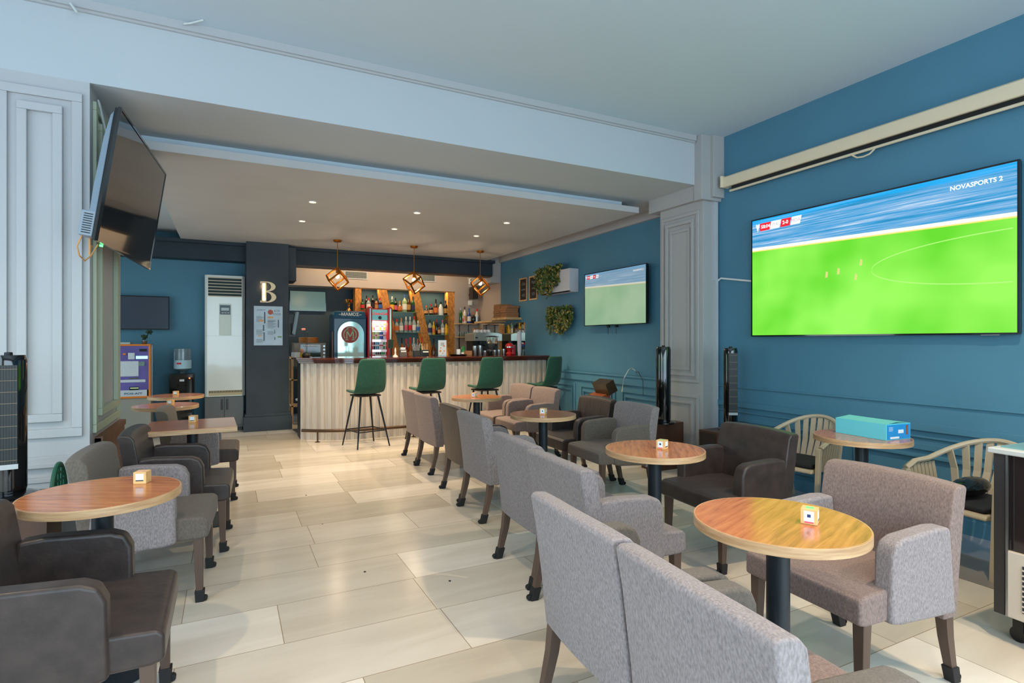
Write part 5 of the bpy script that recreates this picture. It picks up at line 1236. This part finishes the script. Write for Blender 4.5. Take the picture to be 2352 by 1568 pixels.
MB().box((.1,-.05,-.02),(.5,0,.0)).build('holder', BLACK, t)
ivy(t, .60, .42, 9, 42, .10, .0, .03)
# tower fans on wooden speaker boxes
def tower_fan(t, h, w=.115, d=.12, front='x', grille=True):
    MB().lathe([(w*.95,0),(w*.95,.012),(w*.6,.03)],seg=28).build('base', GLOSSB, t, smooth=True)
    MB().lathe([(w*.52,.03),(w*.56,.05),(w*.56,h-.03),(w*.50,h),(1e-6,h+.004)],seg=28).build('casing', GLOSSB, t, smooth=True)
    MB().lathe([(.018,h+.002),(.016,h+.014),(1e-6,h+.016)],seg=14).build('top_knob', DMETAL, t, smooth=True)
    if grille:
        b = MB(); y_ = -w*.56
        MB().box((-w*.34,y_-.006,.18),(w*.34,y_+.018,h-.05)).build('grille_recess', mat('dark grille recess',(18,22,22),.4), t)
        for k in range(9): x_ = -w*.32+w*.64*k/8; b.box((x_-.0015,y_-.010,.18),(x_+.0015,y_-.006,h-.05))
        b.build('grille_bars', mat('grey grille bars',(36,44,44),.4), t)
        b = MB()
        for k in range(9): z_ = .2+(h-.27)*k/8; b.box((-w*.34,y_-.012,z_-.0015),(w*.34,y_-.0095,z_+.0015))
        b.build('grille_rings', mat('tan grille rings',(110,94,74),.4), t)
        MB().box((-w*.36,y_-.009,.155),(w*.36,y_+.015,.18)).build('display_strip', STEEL, t)
def speaker_box(name, label, loc, sz, rz=0.):
    t = thing(name, label, 'box', loc, rz, 'dark wooden boxes under the tower fans')
    MB().box((-sz[0]/2,-sz[1]/2,0),(sz[0]/2,sz[1]/2,sz[2])).build('cabinet', DWOOD, t, bevel=.003)
    MB().box((-sz[0]/2-.006,-sz[1]/2+.02,.02),(-sz[0]/2,sz[1]/2-.02,sz[2]-.02)).build('side_grille', mat('dark brown cloth',(36,26,20),.9), t)
    return t
speaker_box('wooden_box','dark wooden box carrying a tower fan in front of the pilaster',(4.23,4.72,0),(.40,.22,.50))
fp = onX(1530,967,4.22); t = thing('tower_fan', 'glossy black tower fan seen from the back on the wooden box before the pilaster', 'fan', (4.19,4.66,.501)); tower_fan(t, onY(1530,796,4.66).z-.501, .14, grille=False)
speaker_box('wooden_box','dark wooden box by the blue wall behind the leather armchair',(4.40,4.04,0),(.40,.24,.50))
t = thing('tower_fan', 'black tower fan with grille against the blue wall right of the pilaster', 'fan', (4.44,3.98,.501), -.5); tower_fan(t, .81, .12)
b_ = speaker_box('wooden_box','dark wooden box under the tower fan at the far left',(-1.01,3.72,0),(.40,.28,.58))
t = thing('tower_fan', 'black tower fan with grille at the left picture edge', 'fan', (-1.00,3.73,.581), .12); tower_fan(t, onY(25,815,3.73).z-.581, .135)
# plastic armchairs
def plastic_chair(label, cushion):
    """monobloc armchair facing +x"""
    t = thing('plastic_chair', label, 'plastic chair', (0,0,0), 0, 'beige plastic armchairs')
    MB().prism([(-.20,.40),(.23,.41),(.25,.395),(.25,.375),(-.20,.37)],'y',-.23,.23).build('seat', BEIGEP, t, bevel=.01)
    # rail: arm - back - arm
    rail = []
    for k in range(25):
        a = -PI*.5+PI*k/24; s_ = math.sin(a); c_ = math.cos(a)
        rail.append((-.02-.29*c_, .27*s_, .655+.155*(c_**1.3 if c_ > 0 else 0)))
    fr = [(.19,-.27,.60),(.10,-.275,.645)]+rail+[(.10,.275,.645),(.19,.27,.60)]
    MB().tube(fr,.019,8).build('arm_and_back_rail', BEIGEP, t, smooth=True)
    for k in range(9):
        u = (k-4)/4; yb = .20*u; a = math.asin(max(-1,min(1,yb*1.15/.27))); yt = yb*1.15; xt = -.02-.29*math.cos(a); zt2 = .655+.155*math.cos(a)**1.3
        b = MB(); w_ = .0205; P4 = [(-.195,yb,.395),((-.195+xt)/2-.015,(yb+yt)/2,.58),(xt,yt,zt2)]
        for j in range(2):
            p_, q_ = P4[j],P4[j+1]
            b._add([(p_[0]-.006,p_[1]-w_,p_[2]),(p_[0]-.006,p_[1]+w_,p_[2]),(q_[0]-.006,q_[1]+w_,q_[2]),(q_[0]-.006,q_[1]-w_,q_[2]),
                    (p_[0]+.006,p_[1]-w_,p_[2]),(p_[0]+.006,p_[1]+w_,p_[2]),(q_[0]+.006,q_[1]+w_,q_[2]),(q_[0]+.006,q_[1]-w_,q_[2])],[(0,1,2,3),(7,6,5,4),(0,3,7,4),(1,5,6,2),(0,4,5,1),(3,2,6,7)])
        b.build('back_slat', BEIGEP, t)
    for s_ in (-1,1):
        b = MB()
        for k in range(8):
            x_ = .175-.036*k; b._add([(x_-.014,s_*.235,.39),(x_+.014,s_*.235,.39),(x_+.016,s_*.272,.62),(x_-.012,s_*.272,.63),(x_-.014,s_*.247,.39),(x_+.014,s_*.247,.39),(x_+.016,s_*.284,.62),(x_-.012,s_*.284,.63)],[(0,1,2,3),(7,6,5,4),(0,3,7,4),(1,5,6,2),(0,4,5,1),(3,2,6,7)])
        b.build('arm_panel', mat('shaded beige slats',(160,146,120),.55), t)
        MB().frustum((.24,s_*.262,0),(.032,.032),(.20,s_*.262,.60),(.042,.036)).build('leg', BEIGEP, t, bevel=.006)
        MB().frustum((-.31,s_*.25,0),(.03,.03),(-.17,s_*.235,.39),(.05,.036)).build('leg', BEIGEP, t, bevel=.006)
    if cushion: 
        MB().box((-.18,-.21,.412),(.22,.21,.45)).build('cushion', mat('black cushion',(22,24,30),.8), t, bevel=.018, seg=3)
    return t
c1 = plastic_chair('beige plastic armchair left of the carton table, by the blue wall', True); c1.location = (4.28,3.10,0); c1.rotation_euler = (0,0,PI+.1); c1.scale = (1,1,.9)
c2 = copy_tree(c1, (4.17,1.85,0), PI-.12, 'beige plastic armchair between the carton table and the freezer')
tag(MB().sphere((0,0,0),.5,20,(.40,1,.13)).build('plastic_bag', mat('shiny black plastic bag',(14,16,16),.12,bump=(14,1.0)), smooth=True, loc=(4.15,1.84,.50)),'shiny black plastic bag lying on the right plastic armchair','bag')
bpy.data.objects['plastic_bag'].scale = (.95,.38,.9)
bpy.data.objects['plastic_bag'].location.z = .47
# carton on the wall table
q = [onZ(1919,992.5,.7505), onZ(2036,1012,.7505), onZ(2076.5,1004.6,.7505)]
d1 = (q[1]-q[0]); L1 = d1.length; az = math.atan2(d1.y, d1.x); W1 = (q[2]-q[1]).length
hbx = (onY(2036,975,q[1].y).z-.7505)
t = thing('carton', 'light blue carton with printed end on the table by the wall', 'carton', (q[0].x,q[0].y,.7506), az)
MB().box((0,0,0),(L1,W1,hbx)).build('box_body', CARTON, t, bevel=.001)
MB().box((L1-.001,.004,.004),(L1+.0008,W1-.004,hbx-.004)).build('printed_end', mat('bright blue print',(30,140,205),.5), t)
MB()._add([(0,0,hbx),(L1,0,hbx),(L1-.01,W1*.55,hbx+.010),(.01,W1*.55,hbx+.016)],[(0,1,2,3)])._add([(0,W1,hbx),(L1,W1,hbx),(L1-.01,W1*.5,hbx+.006),(.01,W1*.5,hbx+.012)],[(3,2,1,0)]).build('top_flaps', mat('pale teal flap',(110,196,196),.6), t)
MB().box((L1+.0009,W1*.15,hbx*.08),(L1+.0015,W1*.52,hbx*.20)).box((L1+.0009,W1*.48,hbx*.40),(L1+.0015,W1*.70,hbx*.62)).build('white_print', mat('white print',(222,230,236),.5), t)
b = MB()
for k in range(4): b.box((L1+.0009,W1*.1,hbx*(.78-.07*k)),(L1+.0014,W1*.26,hbx*(.80-.07*k)))
b.build('small_print', mat('white print',(222,230,236)), t)
b = MB()
for z_ in (.38,.58,.80): b.lathe([(1e-6,0),(.011,0),(.011,.0008)],(L1+.001,W1*.84,hbx*z_),12,Matrix.Rotation(PI/2,3,'Y'))
b.box((L1+.0009,W1*.80,hbx*.38),(L1+.0014,W1*.88,hbx*.80)); b.build('biscuit_picture', mat('brown biscuit print',(150,76,44),.5), t)
# freezer at right edge
t = thing('chest_freezer', 'dark glossy chest freezer on castors with white grille at the right edge', 'freezer', (3.19,1.31,0), -.07)
MB().box((.02,-.9,.12),(.70,.01,.86)).build('body', mat('dark brown gloss panel',(40,32,32),.12,coat=.6), t)
MB().box((0,-.03,.12),(.02,.012,.86)).box((.02,-.006,.12),(.70,.012,.40)).build('side_frame', mat('dark frame',(52,48,48),.4), t)
MB().box((-.004,-.90,.12),(.02,-.035,.42)).build('lower_panel', mat('cream metal panel',(206,192,176),.4), t, bevel=.003)
MB().box((-.008,-.80,.16),(-.0042,-.10,.37)).build('grille_recess', mat('dark recess',(40,48,58),.5), t)
b = MB()
for k in range(9): b.box((-.011,-.80,.165+.023*k),(-.008,-.10,.172+.023*k))
for k in range(10):
    y_ = -.16-.07*k; b.tube([(-.012,y_,.165),(-.012,y_-.03,.21),(-.012,y_,.265),(-.012,y_-.03,.32),(-.012,y_,.37)],.004,5)
b.build('grille', mat('cream metal panel',(206,192,176)), t)
MB().box((-.006,-.045,.12),(.0,-.036,.86)).build('metal_strip', STEEL, t)
MB().box((-.02,-.92,.86),(.72,.03,.885)).build('top_rim', mat('pale grey rim',(196,196,192),.3), t, bevel=.006)
MB().box((.03,-.9,.885),(.68,.0,.892)).build('glass_lid', mat('teal tinted glass',(150,205,205),.05,trans=.4), t)
MB().cbox((.10,-.14,.925),(.16,.10,.012),M=Matrix.Rotation(-.5,3,'Y')).build('lid_handle', WHITEP, t, bevel=.004)
for y_ in (-.06,-.84):
    for x_ in (.06,.64): MB().cyl((x_-.012,y_,.035),(x_+.012,y_,.035),.035,seg=18).box((x_-.018,y_-.02,.05),(x_+.018,y_+.02,.12)).build('castor', BLACK, t, smooth=True)
# arcade-like tilted register by the wall under the small TV
t = thing('slanted_display', 'tilted dark wooden display with checkered lower board under the small television', 'display stand', (4.36,5.95,0), 0)
cz0, cz1 = onX(1372,905,4.36), onX(1345,870,4.36)
MB().cbox((0,0,onX(1352,885,4.3).z),(.14,.30,.16),M=Matrix.Rotation(-.45,3,'Y')).build('upper_box', mat('dark bronze wood',(62,46,26),.3,noise=(8,.3)), t, bevel=.004)
MB().cbox((-.03,.06,onX(1345,915,4.3).z+.02),(.12,.30,.14),M=Matrix.Rotation(-.30,3,'Y')).build('lower_box', mat('rust orange board',(140,70,36),.5), t, bevel=.003)
b = MB(); M_ = Matrix.Rotation(-.30,3,'Y'); c0 = Vector((-.03,.06,onX(1345,915,4.3).z+.02))
for i in range(4):
    for j in range(3):
        if (i+j) % 2: b.cbox(c0+M_@Vector((-.062,-.11+.07*i,-.04+.04*j)),(.002,.07,.04),M=M_)
b.build('checker_squares', mat('cream squares',(214,204,180),.5), t)
MB().box((-.02,-.03,0),(.02,.03,.70)).box((-.13,-.14,0),(.13,.14,.02)).build('stand', BLACK, t)
tag(MB().tube([(4.38,5.62,.75),(4.40,5.60,.92),(4.52,5.66,1.02),(4.66,5.78,1.03),(4.70,5.75,1.0)],.006).build('cable', mat('white cable',(205,210,205)), smooth=True),'white and red cable looping from wall above the leather armchair','cable')
tag(MB().tube([(4.68,5.72,.98),(4.66,5.64,.99),(4.63,5.52,.88),(4.62,5.50,.70)],.004).build('cable', BLACK, smooth=True),'thin black cable loop against the blue wainscot','cable')
# green plastic woven chair peeking behind the left table
t = thing('green_chair', 'green openwork plastic chair back showing behind the left front table', 'plastic chair', (-.86,4.03,0), PI)
b = MB(); n_ = 18; rim = [Vector((0,.17*math.cos(PI*k/n_),.40+.28*math.sin(PI*k/n_))) for k in range(n_+1)]
b.tube(rim,.012); 
for k in range(1,8):
    y_ = .17*math.cos(PI*k/8); zt2 = .40+.28*math.sin(PI*k/8); b.tube([(0,y_*.8,.40),(0,y_,zt2)],.007)
for k in range(5): z_ = .44+.045*k; yy = .17*math.sqrt(max(0,1-((z_-.40)/.28)**2))-.01; b.tube([(0,-yy,z_),(0,yy,z_+.02)],.007)
b.build('lattice_back', TEALP, t, smooth=True)
MB().lathe([(1e-6,.385),(.12,.385),(.13,.395),(1e-6,.40)],(.13,0,0),24).build('seat', TEALP, t, smooth=True)
for x_, y_ in ((.06,-.10),(.06,.10),(.20,-.08),(.20,.08)): MB().cyl((x_,y_,0),(x_,y_,.39),.013).build('leg', TEALP, t, smooth=True)
